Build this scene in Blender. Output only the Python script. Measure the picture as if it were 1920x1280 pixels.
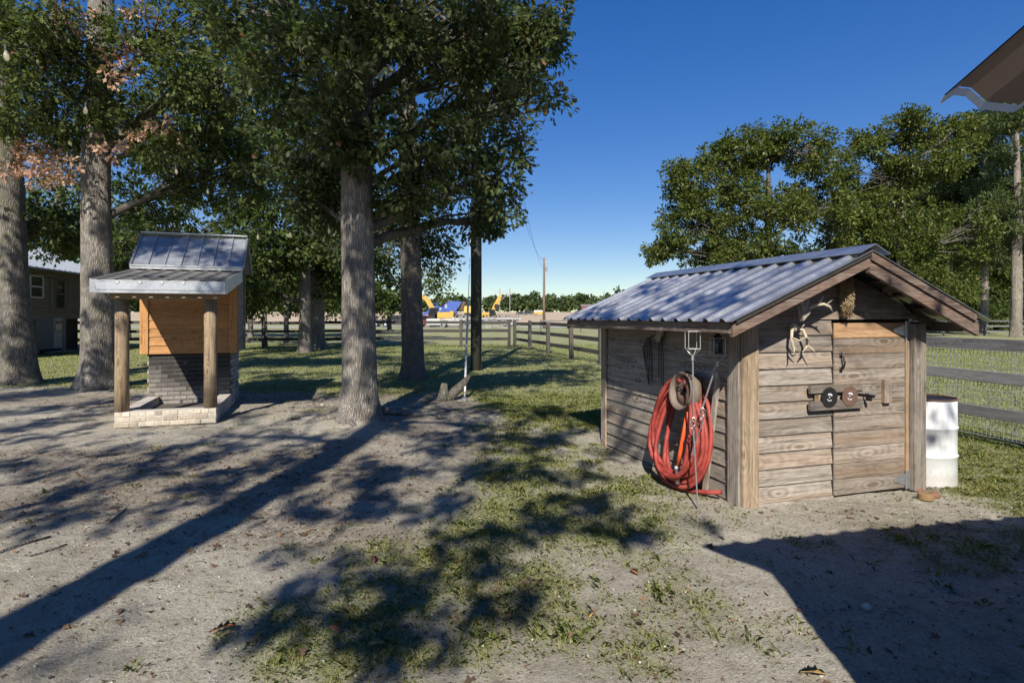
import bpy, math, random
import numpy as np
from mathutils import Vector, Matrix, Quaternion
random.seed(7); RNG = np.random.default_rng(7)
R = math.radians
for o in list(bpy.data.objects): bpy.data.objects.remove(o)
S = bpy.context.scene
COL = S.collection

# ------------------------------------------------------------------ camera, sky, sun, exposure
FPX, HZ, CH = 1080.0, 593.0, 1.65          # focal length in photo pixels, horizon row, eye height
cam_d = bpy.data.cameras.new('camera'); cam = bpy.data.objects.new('camera', cam_d); COL.objects.link(cam)
cam.location = (0, 0, CH); cam.rotation_euler = (R(90), 0, 0)
cam_d.sensor_width = 36; cam_d.lens = 36 * FPX / 1920; cam_d.shift_y = -(640 - HZ) / 1920
cam_d.clip_start = .05; cam_d.clip_end = 4000
S.camera = cam
SUN_EL = R(38); SH = Vector((.118, .993)).normalized()
LDIR = Vector((SH.x * math.cos(SUN_EL), SH.y * math.cos(SUN_EL), -math.sin(SUN_EL)))
w = bpy.data.worlds.new('World'); S.world = w; w.use_nodes = True
wn = w.node_tree.nodes; bg = wn['Background']
sky = wn.new('ShaderNodeTexSky'); sky.sky_type = 'NISHITA'; sky.sun_disc = False
sky.sun_elevation = SUN_EL; sky.sun_rotation = math.atan2(-SH.x, -SH.y)
sky.altitude = 300; sky.air_density = 1.0; sky.dust_density = 0.05; sky.ozone_density = 3.0
hs_ = wn.new('ShaderNodeHueSaturation'); hs_.inputs['Saturation'].default_value = 1.62; hs_.inputs['Hue'].default_value = .520; gm_ = wn.new('ShaderNodeGamma'); gm_.inputs['Gamma'].default_value = .72; w.node_tree.links.new(sky.outputs[0], gm_.inputs[0]); w.node_tree.links.new(gm_.outputs[0], hs_.inputs['Color'])
w.node_tree.links.new(hs_.outputs[0], bg.inputs[0]); bg.inputs[1].default_value = .112
sun_d = bpy.data.lights.new('sun', 'SUN'); sun_d.energy = 5.0; sun_d.angle = R(.53); sun_d.color = (1, .935, .82)
sun = bpy.data.objects.new('sun', sun_d); COL.objects.link(sun); sun.location = (-3, -20, 20)
sun.rotation_euler = LDIR.to_track_quat('-Z', 'Y').to_euler()
S.view_settings.view_transform = 'Standard'; S.view_settings.look = 'None'
S.view_settings.exposure = 0.7; S.view_settings.gamma = 1; S.view_settings.use_curve_mapping = False
S.cycles.max_bounces = 6; S.cycles.transparent_max_bounces = 8

def at(u, v, d): return Vector(((u - 960) / FPX * d, d, CH - (v - HZ) / FPX * d))
def gnd(u, v):
    d = CH * FPX / (v - HZ); return Vector(((u - 960) / FPX * d, d, 0))

# ------------------------------------------------------------------ noise
def _h(ix, iy, seed):
    n = (ix.astype(np.int64) * 374761393 + iy.astype(np.int64) * 668265263 + seed * 974711) & 0xffffffff
    n = ((n ^ (n >> 13)) * 1274126177) & 0xffffffff
    return ((n ^ (n >> 16)) & 0xffff) / 65535.0
def vnoise(x, y, seed=0):
    x = np.asarray(x, float); y = np.asarray(y, float)
    ix = np.floor(x); iy = np.floor(y); fx = x - ix; fy = y - iy
    fx = fx * fx * (3 - 2 * fx); fy = fy * fy * (3 - 2 * fy)
    a = _h(ix, iy, seed); b = _h(ix + 1, iy, seed); c = _h(ix, iy + 1, seed); d = _h(ix + 1, iy + 1, seed)
    return (a * (1 - fx) + b * fx) * (1 - fy) + (c * (1 - fx) + d * fx) * fy
def fbm(x, y, seed=0, o=4):
    s = 0; a = .5; t = 0
    for k in range(o):
        s = s + a * vnoise(x * 2 ** k, y * 2 ** k, seed + k * 17); t += a; a *= .5
    return s / t
def sst(a, b, x):
    t = np.clip((x - a) / (b - a), 0, 1); return t * t * (3 - 2 * t)

# ------------------------------------------------------------------ object helpers
def thing(name, label, cat, loc=(0, 0, 0), rz=0, group=None):
    o = bpy.data.objects.new(name, None); COL.objects.link(o); o.empty_display_size = .2
    o.location = loc; o.rotation_euler = (0, 0, rz); tag(o, label, cat, group); return o
def tag(o, label, cat, group=None):
    o['label'] = label; o['category'] = cat
    if group: o['group'] = group
    return o
def link(name, me, parent=None, loc=(0, 0, 0), rot=(0, 0, 0), kind=None):
    o = bpy.data.objects.new(name, me); COL.objects.link(o); o.location = loc; o.rotation_euler = rot
    if parent: o.parent = parent
    if kind: o['kind'] = kind
    return o
def copy_tree(o, parent=None):
    c = o.copy(); COL.objects.link(c)
    if parent: c.parent = parent
    for ch in list(o.children): copy_tree(ch, c)
    return c
class MB:
    def __init__(s): s.v = []; s.f = []
    def add(s, vs, fs):
        k = len(s.v); s.v += [tuple(p) for p in vs]; s.f += [tuple(i + k for i in f) for f in fs]; return s
    def box(s, c, d, rot=None, bev=0):
        h = [x / 2 for x in d]; c = Vector(c); vs = []; fs = []
        if bev <= 0:
            for x in (-1, 1):
                for y in (-1, 1):
                    for z in (-1, 1): vs.append(Vector((x * h[0], y * h[1], z * h[2])))
            fs = [(0, 1, 3, 2), (4, 6, 7, 5), (0, 4, 5, 1), (2, 3, 7, 6), (0, 2, 6, 4), (1, 5, 7, 3)]
        else:
            b = min(bev, min(h) * .45); idx = {}
            for x in (-1, 1):
                for y in (-1, 1):
                    for z in (-1, 1):
                        for a in range(3):
                            p = [x * h[0], y * h[1], z * h[2]]
                            for q in range(3):
                                if q != a: p[q] -= b * (x, y, z)[q]
                            idx[(x, y, z, a)] = len(vs); vs.append(Vector(p))
            P = lambda *k: idx[k]
            for a in range(3):
                o1, o2 = [q for q in range(3) if q != a]
                for sg in (-1, 1):
                    q4 = []
                    for e, g in ((-1, -1), (1, -1), (1, 1), (-1, 1)):
                        t = [0, 0, 0]; t[a] = sg; t[o1] = e; t[o2] = g; q4.append(P(*t, a))
                    fs.append(q4)
            for a in range(3):
                o1, o2 = [q for q in range(3) if q != a]
                for e in (-1, 1):
                    for g in (-1, 1):
                        t = [0, 0, 0]; t[o1] = e; t[o2] = g; t0 = t[:]; t1 = t[:]; t0[a] = -1; t1[a] = 1
                        fs.append([P(*t0, o1), P(*t1, o1), P(*t1, o2), P(*t0, o2)])
            for x in (-1, 1):
                for y in (-1, 1):
                    for z in (-1, 1): fs.append([P(x, y, z, 0), P(x, y, z, 1), P(x, y, z, 2)])
        out = []
        for f in fs:
            n = (vs[f[1]] - vs[f[0]]).cross(vs[f[2]] - vs[f[0]]); m = sum((vs[i] for i in f), Vector()) / len(f)
            out.append(tuple(f) if n.dot(m) > 0 else tuple(reversed(f)))
        if rot is not None:
            M = rot if isinstance(rot, Matrix) else Matrix.Rotation(rot, 3, 'Z'); vs = [M @ p for p in vs]
        return s.add([p + c for p in vs], out)
    def bar(s, a, b, wd, th, up=(0, 0, 1), bev=0):
        a = Vector(a); b = Vector(b); x = (b - a); L = x.length; x.normalize(); u = Vector(up)
        y = u.cross(x).normalized(); z = x.cross(y)
        return s.box((a + b) / 2, (L, wd, th), Matrix((x, y, z)).transposed(), bev)
    def tube(s, pts, r, n=8, cap=True, fn=None):
        P = [Vector(p) for p in pts]; m = len(P); rr = r if isinstance(r, (list, tuple)) else [r] * m
        T = [(P[min(i + 1, m - 1)] - P[max(i - 1, 0)]).normalized() for i in range(m)]
        u = T[0].orthogonal().normalized()
        if abs(T[0].z) > .8: u = (Vector((1, 0, 0)) - T[0] * T[0].x).normalized()
        vs = []
        for i in range(m):
            u = (u - T[i] * u.dot(T[i])).normalized(); vv = T[i].cross(u)
            for k in range(n):
                a = 2 * math.pi * k / n; q = rr[i] * (fn(a, P[i], i) if fn else 1)
                vs.append(P[i] + (u * math.cos(a) + vv * math.sin(a)) * q)
        fs = []
        for i in range(m - 1):
            for k in range(n):
                k2 = (k + 1) % n; fs.append((i * n + k, i * n + k2, (i + 1) * n + k2, (i + 1) * n + k))
        if cap: fs.append(tuple(reversed(range(n)))); fs.append(tuple(range((m - 1) * n, m * n)))
        return s.add(vs, fs)
    def lathe(s, prof, n=24, c=(0, 0, 0), M=None):
        c = Vector(c); vs = []; m = len(prof)
        for r_, z in prof:
            for k in range(n):
                a = 2 * math.pi * k / n; p = Vector((r_ * math.cos(a), r_ * math.sin(a), z))
                vs.append(c + (M @ p if M else p))
        fs = [(i * n + k, i * n + (k + 1) % n, (i + 1) * n + (k + 1) % n, (i + 1) * n + k) for i in range(m - 1) for k in range(n)]
        return s.add(vs, fs)
    def ext(s, poly, vec):
        P = [Vector(p) for p in poly]; n = len(P); v = Vector(vec); nn = Vector()
        for i in range(n): nn += (P[i] - P[0]).cross(P[(i + 1) % n] - P[0])
        if nn.dot(v) > 0: P.reverse()
        fs = [tuple(range(n)), tuple(range(2 * n - 1, n - 1, -1))]
        fs += [(i, i + n, (i + 1) % n + n, (i + 1) % n) for i in range(n)]
        return s.add(P + [p + v for p in P], fs)
    def ball(s, c, r, n=10, m=6):
        c = Vector(c); r = r if isinstance(r, (tuple, list)) else (r, r, r); vs = []
        for i in range(m + 1):
            t = math.pi * (i + .02) / (m + .04) - math.pi / 2
            for k in range(n):
                a = 2 * math.pi * k / n
                vs.append(c + Vector((r[0] * math.cos(t) * math.cos(a), r[1] * math.cos(t) * math.sin(a), r[2] * math.sin(t))))
        return s.add(vs, [(i * n + k, i * n + (k + 1) % n, (i + 1) * n + (k + 1) % n, (i + 1) * n + k) for i in range(m) for k in range(n)])
    def mesh(s, name, m, smooth=False):
        me = bpy.data.meshes.new(name); me.from_pydata(s.v, [], s.f)
        if m: me.materials.append(m)
        if smooth: me.polygons.foreach_set('use_smooth', [True] * len(me.polygons))
        me.update(); return me
    def build(s, name, m, parent=None, smooth=False, loc=(0, 0, 0), rot=(0, 0, 0), kind=None):
        return link(name, s.mesh(name, m, smooth), parent, loc, rot, kind)
def np_mesh(name, V, F, m, tint=None, smooth=False):
    """V (n,3); F (k,q) same-size faces; tint per vertex."""
    me = bpy.data.meshes.new(name); F = np.asarray(F, np.int32); k, q = F.shape
    me.vertices.add(len(V)); me.vertices.foreach_set('co', np.ascontiguousarray(V, np.float32).ravel())
    me.loops.add(k * q); me.loops.foreach_set('vertex_index', F.ravel())
    me.polygons.add(k); me.polygons.foreach_set('loop_start', np.arange(0, k * q, q, dtype=np.int32))
    if smooth: me.polygons.foreach_set('use_smooth', np.ones(k, bool))
    if tint is not None:
        a = me.attributes.new('tint', 'FLOAT', 'POINT'); a.data.foreach_set('value', np.ascontiguousarray(tint, np.float32))
    me.update(calc_edges=True); me.validate()
    if m: me.materials.append(m)
    return me

# ------------------------------------------------------------------ materials
class NT:
    def __init__(s, name):
        s.m = bpy.data.materials.new(name); s.m.use_nodes = True; s.t = s.m.node_tree; s.b = s.t.nodes['Principled BSDF']
        s.out = s.t.nodes['Material Output']
    def n(s, typ, ins=None, **kw):
        x = s.t.nodes.new('ShaderNode' + typ)
        for k, v in kw.items(): setattr(x, k, v)
        for k, v in (ins or {}).items(): s.set(x.inputs[k], v)
        return x
    def set(s, inp, v):
        if hasattr(v, 'is_output'): s.t.links.new(v, inp)
        elif hasattr(v, 'outputs'): s.t.links.new(v.outputs[0], inp)
        else:
            if isinstance(v, tuple) and len(v) == 3 and inp.type == 'RGBA': v = (*v, 1)
            inp.default_value = v
    def bs(s, **kw):
        for k, v in kw.items(): s.set(s.b.inputs[k.replace('_', ' ')], v)
    def ramp(s, fac, stops):
        x = s.n('ValToRGB'); e = x.color_ramp.elements
        while len(e) < len(stops): e.new(.5)
        for el, (p, c) in zip(e, stops): el.position = p; el.color = (*c, 1) if len(c) == 3 else c
        s.set(x.inputs[0], fac); return x.outputs[0]
    def mix(s, f, a, b, mode='MIX'):
        x = s.n('Mix', data_type='RGBA', blend_type=mode); s.set(x.inputs[0], f); s.set(x.inputs[6], a); s.set(x.inputs[7], b); return x.outputs[2]
    def math(s, op, a, b=0.0, clamp=False):
        x = s.n('Math', operation=op, use_clamp=clamp); s.set(x.inputs[0], a); s.set(x.inputs[1], b); return x.outputs[0]
    def coord(s, scale=(1, 1, 1), rnd=True, kind='Object'):
        c = s.n('TexCoord').outputs[kind]
        if rnd:
            oi = s.n('ObjectInfo'); r = s.n('VectorMath', operation='SCALE'); r.inputs[0].default_value = (37, 91, 53); s.set(r.inputs['Scale'], oi.outputs['Random'])
            a = s.n('VectorMath', operation='ADD'); s.set(a.inputs[0], c); s.set(a.inputs[1], r); c = a.outputs[0]
        mp = s.n('Mapping'); s.set(mp.inputs['Vector'], c); mp.inputs['Scale'].default_value = scale; return mp.outputs[0]
    def noise(s, vec, sc, det=4, rough=.55, dist=0):
        x = s.n('TexNoise', {'Scale': sc, 'Detail': det, 'Roughness': rough, 'Distortion': dist})
        if vec is not None: s.set(x.inputs['Vector'], vec)
        return x.outputs[0]
    def voro(s, vec, sc, feat='F1', out='Distance'):
        x = s.n('TexVoronoi', {'Scale': sc}, feature=feat)
        if vec is not None: s.set(x.inputs['Vector'], vec)
        return x.outputs[out]
    def bump(s, h, st=.5, d=.01):
        x = s.n('Bump', {'Strength': st, 'Distance': d, 'Height': h}); s.set(s.b.inputs['Normal'], x.outputs[0]); return x
    def rand(s): return s.n('ObjectInfo').outputs['Random']

def wood(name, dark, mid, light, warm, axis='x', warmth=.35, knots=True, rnd=(.72, 1.15), gs=1.0):
    t = NT(name); st = {'x': (1.5, 34, 34), 'y': (34, 1.5, 34), 'z': (34, 34, 1.5)}[axis]
    st = tuple(a * gs for a in st)
    c1 = t.coord(); g = t.noise(t.coord(st), 1.0, 9, .62, 1.2)
    kc = {'x': (2.0, .01, 6.0), 'y': (.01, 2.0, 6.0), 'z': (6.0, .01, 2.0)}[axis]
    kd = t.voro(t.coord(kc), 1.0); sw = t.noise(t.coord(tuple(a * .1 for a in st)), 1.0, 3, .5)
    rg = t.math('SINE', t.math('MULTIPLY', t.math('ADD', kd, t.math('MULTIPLY', sw, .8)), 40.0))
    amt = t.ramp(kd, [(.05, (.11, .11, .11)), (.4, (.035, .035, .035)), (.8, (.015, .015, .015))])
    f = t.math('ADD', t.math('MULTIPLY', g, .96), t.math('MULTIPLY', rg, amt))
    col = t.ramp(f, [(.28, dark), (.46, mid), (.68, light)])
    wf = t.ramp(t.noise(t.coord(tuple(a * .12 for a in st)), 1.3, 3), [(.48, (0, 0, 0)), (.68, (1, 1, 1))])
    col = t.mix(t.math('MULTIPLY', wf, warmth), col, warm)
    if knots:
        k = t.ramp(kd, [(.05, (1, 1, 1)), (.085, (.75, .75, .75)), (.11, (0, 0, 0))])
        col = t.mix(t.math('MULTIPLY', k, .75), col, tuple(x * .5 for x in warm))
    mr = t.n('MapRange', {'Value': t.rand(), 'To Min': rnd[0], 'To Max': rnd[1]})
    col = t.mix(1.0, col, t.n('CombineColor', {0: mr.outputs[0], 1: mr.outputs[0], 2: mr.outputs[0]}).outputs[0], 'MULTIPLY')
    sp = t.ramp(t.noise(c1, 9, 5, .7), [(.3, (.72, .72, .72)), (.6, (1, 1, 1))]); col = t.mix(.7, col, sp, 'MULTIPLY')
    t.bs(Base_Color=col, Roughness=.85); t.bump(f, .55, .006); return t.m
def flat(name, c, rough=.6, metal=0, var=.25, sc=8, bump=.0, obj=False):
    t = NT(name); n = t.noise(t.coord(rnd=True), sc, 6, .6)
    col = t.mix(n, tuple(x * (1 - var) for x in c), tuple(min(1, x * (1 + var)) for x in c))
    if obj:
        mr = t.n('MapRange', {'Value': t.rand(), 'To Min': .7, 'To Max': 1.2})
        col = t.mix(1.0, col, t.n('CombineColor', {0: mr.outputs[0], 1: mr.outputs[0], 2: mr.outputs[0]}).outputs[0], 'MULTIPLY')
    t.bs(Base_Color=col, Roughness=rough, Metallic=metal)
    if bump: t.bump(n, bump, .005)
    return t.m
def metal_sheet(name, c=(.62, .65, .70), rough=.32):
    t = NT(name); v = t.voro(t.coord(), 60, out='Color'); n = t.noise(t.coord((1, 1, 1)), 3, 6, .65)
    sep = t.n('SeparateColor', {0: v}).outputs[0]
    f = t.math('ADD', t.math('MULTIPLY', sep, .12), t.math('MULTIPLY', n, .88))
    st_ = t.ramp(t.noise(t.coord((.9, 9, .9)), 1.4, 6, .65), [(.5, (0, 0, 0)), (.72, (1, 1, 1))])
    t.bs(Base_Color=t.mix(t.math('MULTIPLY', st_, .38), t.ramp(f, [(.25, tuple(x * .62 for x in c)), (.7, c)]), (.20, .165, .135)), Metallic=.85,
         Roughness=t.n('MapRange', {'Value': f, 'To Min': rough - .06, 'To Max': rough + .2}).outputs[0])
    t.bump(n, .08, .01); return t.m
def leafmat(name, stops, trans=.3, rough=.42):
    t = NT(name); a = t.n('Attribute', attribute_name='tint')
    col = t.ramp(a.outputs['Fac'], stops)
    t.bs(Base_Color=col, Roughness=rough); t.b.inputs['Specular IOR Level'].default_value = .18
    tr = t.n('BsdfTranslucent', {'Color': t.mix(1.0, col, (1.3, 1.35, .7), 'MULTIPLY')})
    mx = t.n('MixShader', {0: trans, 1: t.b.outputs[0], 2: tr.outputs[0]}); t.t.links.new(mx.outputs[0], t.out.inputs[0]); return t.m
def barkmat(name, dark, light, moss=0.0, sc=1.0):
    t = NT(name); v = t.voro(t.coord((42 * sc, 42 * sc, 5.0 * sc)), 1.0, 'DISTANCE_TO_EDGE')
    n = t.noise(t.coord((14, 14, 3.5)), 1.5, 8, .65, .8); b = t.noise(t.coord(), 1.7, 4)
    f = t.math('ADD', t.math('MULTIPLY', t.ramp(v, [(.0, (0, 0, 0)), (.33, (1, 1, 1))]), .42), t.math('MULTIPLY', n, .7))
    col = t.ramp(f, [(.2, dark), (.75, light)])
    col = t.mix(.6, col, t.ramp(b, [(.35, (.6, .6, .58)), (.65, (1.1, 1.08, 1.02))]), 'MULTIPLY')
    li = t.ramp(t.noise(t.coord((3, 3, 1.6)), 2.2, 7, .72), [(.53, (0, 0, 0)), (.63, (1, 1, 1))]); col = t.mix(t.math('MULTIPLY', li, .4), col, tuple(min(1, x * 1.35) for x in light))
    dk = t.ramp(t.noise(t.coord((5, 5, 1.2)), 1.6, 6, .7), [(.36, (1, 1, 1)), (.5, (0, 0, 0))]); col = t.mix(t.math('MULTIPLY', dk, .55), col, tuple(x * .8 for x in dark))
    if moss: col = t.mix(t.math('MULTIPLY', t.ramp(t.noise(t.coord(), 2.6, 6, .7), [(.5, (0, 0, 0)), (.66, (1, 1, 1))]), moss), col, (.10, .105, .03))
    t.bs(Base_Color=col, Roughness=.95); t.bump(f, 1.0, .035); return t.m

G_ = dict(dark=(.085, .07, .058), mid=(.245, .212, .18), light=(.385, .35, .31), warm=(.28, .165, .085))
M = {}
M['plank_x'] = wood('weathered_plank_x', axis='x', **G_)
M['plank_y'] = wood('weathered_plank_y', axis='y', **G_)
M['post_z'] = wood('weathered_post', (.10, .08, .065), (.25, .215, .18), (.38, .34, .30), (.30, .16, .065), 'z', .5)
M['door_x'] = wood('door_plank', (.08, .064, .052), (.225, .185, .15), (.35, .305, .26), (.28, .16, .075), 'x', .45)
M['fresh_x'] = wood('door_top_plank', (.15, .085, .045), (.32, .19, .10), (.44, .29, .165), (.36, .2, .09), 'x', .3, False)
M['orange_z'] = wood('orange_trim', (.10, .07, .042), (.24, .175, .11), (.35, .28, .21), (.33, .165, .06), 'z', .85)
M['rafter_x'] = wood('brown_rafter', (.06, .038, .028), (.15, .105, .08), (.26, .2, .165), (.2, .1, .06), 'x', .4)
M['rafter_y'] = wood('brown_rafter_y', (.06, .042, .03), (.15, .115, .09), (.25, .2, .165), (.2, .1, .06), 'y', .4)
M['cedar_x'] = wood('cedar_board', (.22, .10, .035), (.40, .20, .075), (.50, .275, .11), (.33, .15, .05), 'x', .4, True, (.85, 1.1))
M['cedar_z'] = wood('cedar_trim', (.24, .11, .035), (.42, .21, .075), (.52, .28, .11), (.33, .15, .05), 'z', .4, True, (.85, 1.1))
M['log_z'] = wood('peeled_log', (.09, .06, .032), (.235, .17, .105), (.335, .26, .175), (.25, .135, .055), 'z', .4, True, (.9, 1.1))
M['fence_x'] = wood('fence_rail', (.05, .05, .052), (.125, .122, .128), (.21, .205, .21), (.17, .15, .14), 'x', .3, False)
M['fence_dark'] = wood('shade_toned_rail', (.018, .018, .018), (.045, .043, .042), (.085, .082, .08), (.05, .04, .035), 'x', .3, False)  # rail wood darkened so its colour carries the shade on the fence
M['fence_shaded_z'] = wood('shade_toned_post', (.025, .022, .02), (.07, .062, .055), (.13, .12, .108), (.08, .06, .045), 'z', .3, False)  # same shade put into the post colour
M['fence_z'] = wood('fence_post', (.045, .04, .035), (.125, .112, .098), (.215, .195, .175), (.2, .15, .1), 'z', .3, False)
M['latch_x'] = wood('latch_wood', (.05, .042, .035), (.14, .122, .104), (.235, .21, .185), (.2, .13, .06), 'x', .4)
M['dark_wood'] = flat('dark_wood', (.03, .025, .02), .9)
M['pole'] = wood('power_pole', (.018, .022, .016), (.045, .048, .036), (.085, .085, .068), (.05, .055, .03), 'z', .4, False)
M['roof'] = metal_sheet('galvalume_roof', (.56, .57, .585), .27)
M['trim'] = metal_sheet('metal_trim', (.46, .47, .485), .36)
M['roof2'] = metal_sheet('grey_roof', (.55, .58, .63), .42)
M['steel'] = flat('dull_steel', (.35, .34, .33), .5, .8, .3, 20)
M['galv'] = flat('galvanised', (.45, .47, .5), .42, .85, .25, 25)
M['black_iron'] = flat('black_iron', (.018, .017, .017), .55, .3)
M['rust'] = flat('rust', (.13, .075, .055), .85, .2, .5, 30, .3)
M['wire'] = flat('wire', (.42, .43, .44), .5, .3, .2)
M['dark_wire'] = flat('dark_cable', (.015, .015, .016), .6)
M['white_paint'] = flat('white_paint', (.74, .75, .76), .38, 0, .06, 5)
M['brown_roof'] = flat('brown_metal', (.21, .165, .15), .45, .1, .15, 4)
M['light_edge'] = flat('light_flashing', (.62, .68, .76), .45, .2)

def hosemat():
    t = NT('red_hose'); n = t.noise(t.coord(rnd=False), 9, 5, .65)
    t.bs(Base_Color=t.ramp(n, [(.3, (.11, .018, .014)), (.48, (.26, .03, .022)), (.62, (.31, .055, .042)), (.78, (.34, .14, .11))]), Roughness=.7); return t.m
M['hose'] = hosemat(); M['hose_orange'] = flat('orange_hose', (.62, .085, .02), .5, 0, .2, 12)
def brickmat(name, a, b, soot=False):
    t = NT(name); n = t.noise(t.coord(), 22, 6, .65); ob = t.rand()
    col = t.ramp(ob, [(0, a), (.35, b), (.6, tuple(x * 1.15 for x in a)), (.8, tuple(x * .62 for x in b)), (1, b)])
    col = t.mix(.65, col, t.ramp(n, [(.3, (.55, .53, .5)), (.65, (1.15, 1.13, 1.1))]), 'MULTIPLY')
    if soot:
        # a soot stain on the firebox face, with its own shape in the grill's frame
        g = t.n('Attribute', attribute_name='soot', attribute_type='OBJECT')
        col = t.mix(t.math('MULTIPLY', g.outputs['Fac'], .93, True), col, (.012, .011, .011))
    t.bs(Base_Color=col, Roughness=.92); t.bump(n, .6, .006); return t.m
M['brick'] = brickmat('pale_brick', (.50, .455, .375), (.42, .36, .29))
M['brick_soot'] = brickmat('sooty_brick', (.27, .25, .23), (.22, .20, .185), True)
M['brick_side'] = brickmat('grey_brick', (.36, .34, .32), (.30, .27, .25))
M['mortar'] = flat('mortar', (.40, .37, .33), .95, 0, .3, 30, .4)
M['soot_mortar'] = flat('sooty_mortar', (.075, .07, .065), .95, 0, .7, 5, .6)
M['ash'] = flat('ash', (.08, .07, .06), .95, 0, .5, 14, .5)

M['oak_near'] = leafmat('oak_leaf', [(0, (.030, .045, .016)), (.4, (.065, .09, .032)), (.75, (.115, .14, .06)), (.93, (.17, .18, .09)), (1, (.24, .13, .07))], .42, .5)
M['oak_left'] = leafmat('oak_leaf_left', [(0, (.035, .055, .016)), (.45, (.075, .105, .03)), (.85, (.13, .155, .05)), (1, (.19, .19, .07))], .33)
M['oak_dead'] = leafmat('dead_oak_leaf', [(0, (.22, .12, .08)), (.5, (.42, .26, .19)), (1, (.56, .40, .30))], .25, .6)
M['oak_back'] = leafmat('background_leaf', [(0, (.025, .042, .012)), (.5, (.06, .088, .022)), (.9, (.11, .13, .035)), (1, (.15, .15, .05))], .3)
M['oak_right'] = leafmat('autumn_oak_leaf', [(0, (.03, .05, .012)), (.45, (.075, .10, .022)), (.8, (.13, .148, .036)), (1, (.21, .165, .055))], .3)
M['pine'] = leafmat('pine_needle', [(0, (.035, .055, .02)), (.6, (.085, .115, .04)), (1, (.15, .16, .06))], .2)
M['far'] = leafmat('far_tree', [(0, (.04, .062, .024)), (.6, (.075, .105, .04)), (1, (.11, .135, .05))], .25, .8)
M['bush'] = leafmat('bush_leaf', [(0, (.06, .1, .02)), (.6, (.12, .17, .035)), (1, (.2, .22, .05))], .4)
M['grass'] = leafmat('grass_blade', [(0, (.12, .15, .03)), (.4, (.22, .26, .06)), (.7, (.31, .33, .10)), (.85, (.40, .37, .17)), (1, (.48, .42, .26))], .35, .5)
M['litter'] = leafmat('dead_leaf', [(0, (.055, .036, .024)), (.4, (.13, .085, .055)), (.75, (.20, .13, .08)), (1, (.30, .21, .14))], .1, .8)
M['bark_a'] = barkmat('grey_oak_bark', (.07, .06, .052), (.33, .30, .27), .35)
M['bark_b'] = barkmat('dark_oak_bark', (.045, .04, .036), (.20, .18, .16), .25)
M['bark_c'] = barkmat('mossy_oak_bark', (.05, .044, .038), (.24, .22, .195), .5)
M['bark_p'] = barkmat('pine_bark', (.10, .085, .07), (.33, .29, .25), 0, .6)

# ------------------------------------------------------------------ ground
def blob(x, y, cx, cy, rx, ry): return np.exp(-(((x - cx) / rx) ** 2 + ((y - cy) / ry) ** 2))
def fence_x(y): return 6.2 - .25 * (y - 6.8)
def masks(x, y):
    n = fbm(x * .9, y * .9, 3, 4); n2 = fbm(x * 3.1, y * 3.1, 9, 3); n3 = fbm(x * .35, y * .35, 21, 3)
    edge = 12.0 - 1.3 * sst(-3, 3, x) - 3.6 * sst(-1.5, .5, x) + (n3 - .5) * 3
    lawn = sst(edge - 1.2, edge + 1.6, y)
    lawn = np.maximum(lawn, sst(3.6, 4.7, x) * sst(3.2, 4.6, y))
    p = .95 * blob(x, y, .25, 5.8, .95, 1.5) + .8 * blob(x, y, 1.0, 4.6, .75, .55) + .62 * blob(x, y, -.75, 3.35, .75, .8)
    p += .75 * blob(x, y, -.25, 4.2, .9, .9) + .7 * blob(x, y, -.55, 2.75, .6, .45) + .55 * blob(x, y, 1.5, 5.6, .6, .8) + .6 * blob(x, y, -1.25, 3.0, .5, .4) + .45 * blob(x, y, .6, 3.2, .6, .5) + .95 * blob(x, y, 3.4, 4.15, 1.7, .6) + .95 * blob(x, y, .35, 8.0, 1.1, 2.0)
    p += .5 * blob(x, y, -2.9, 9.9, .8, .8) + .35 * blob(x, y, -1.4, 2.6, .9, .4) + .25 * blob(x, y, 1.1, 2.9, .4, .3)
    p *= 1 - .8 * blob(x, y, 2.75, 4.75, .75, .28)
    p = p * .72
    g = np.maximum(lawn, p) + (n - .5) * .8 + (n2 - .5) * .75
    g = np.where(lawn > .97, np.maximum(g, .8 + .2 * n2), g)
    g = np.where(lawn > .9, sst(.25, .95, g), sst(.12, 1.15, g - .25 * sst(.45, .6, fbm(x * 5.3, y * 5.3, 61, 3))))
    lit = .9 * blob(x, y, -2.6, 12, 2.4, 2.2) + .75 * blob(x, y, -2.2, 5.8, 1.6, 1.5) + .6 * blob(x, y, -4.2, 5.2, 1.3, 1.0) + .4 * blob(x, y, -1.0, 4.2, 1.0, .6) + .75 * blob(x, y, -5, 6.6, 2.5, .9) + .6 * blob(x, y, -.7, 8.6, 1.6, 1.8) \
        + .8 * blob(x, y, -9, 11.5, 4, 2.0) + .5 * blob(x, y, 3.3, 4.6, 1.2, .4) + .5 * blob(x, y, 4.4, 5.6, .8, .5) + .4 * blob(x, y, 0, 3.3, 1.2, .8)
    lit = sst(.2, .8, lit + (fbm(x * 1.7, y * 3.2, 40, 4) - .5) * 1.1)
    return g, lit * .62
def gz(x, y):
    x = np.asarray(x, float); y = np.asarray(y, float)
    near = 1 - sst(14, 40, np.hypot(x, y))
    z = ((fbm(x * .55, y * .55, 5, 3) - .5) * .07 + (fbm(x * 4, y * 4, 6, 3) - .5) * .05 + (fbm(x * 11, y * 11, 8, 2) - .5) * .016) * near
    z = z + .10 * blob(x, y, -2.3, 8.9, 1.0, 1.0) + .08 * blob(x, y, -2.4, 14.7, 1.2, 1.2) + .06 * blob(x, y, -1.4, 12.3, .8, .6)
    z = z - .035 * blob(x, y, 4.2, 5.6, 1.4, 1.2)
    return z
def gzf(x, y): return float(gz(np.array([x]), np.array([y]))[0])
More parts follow.
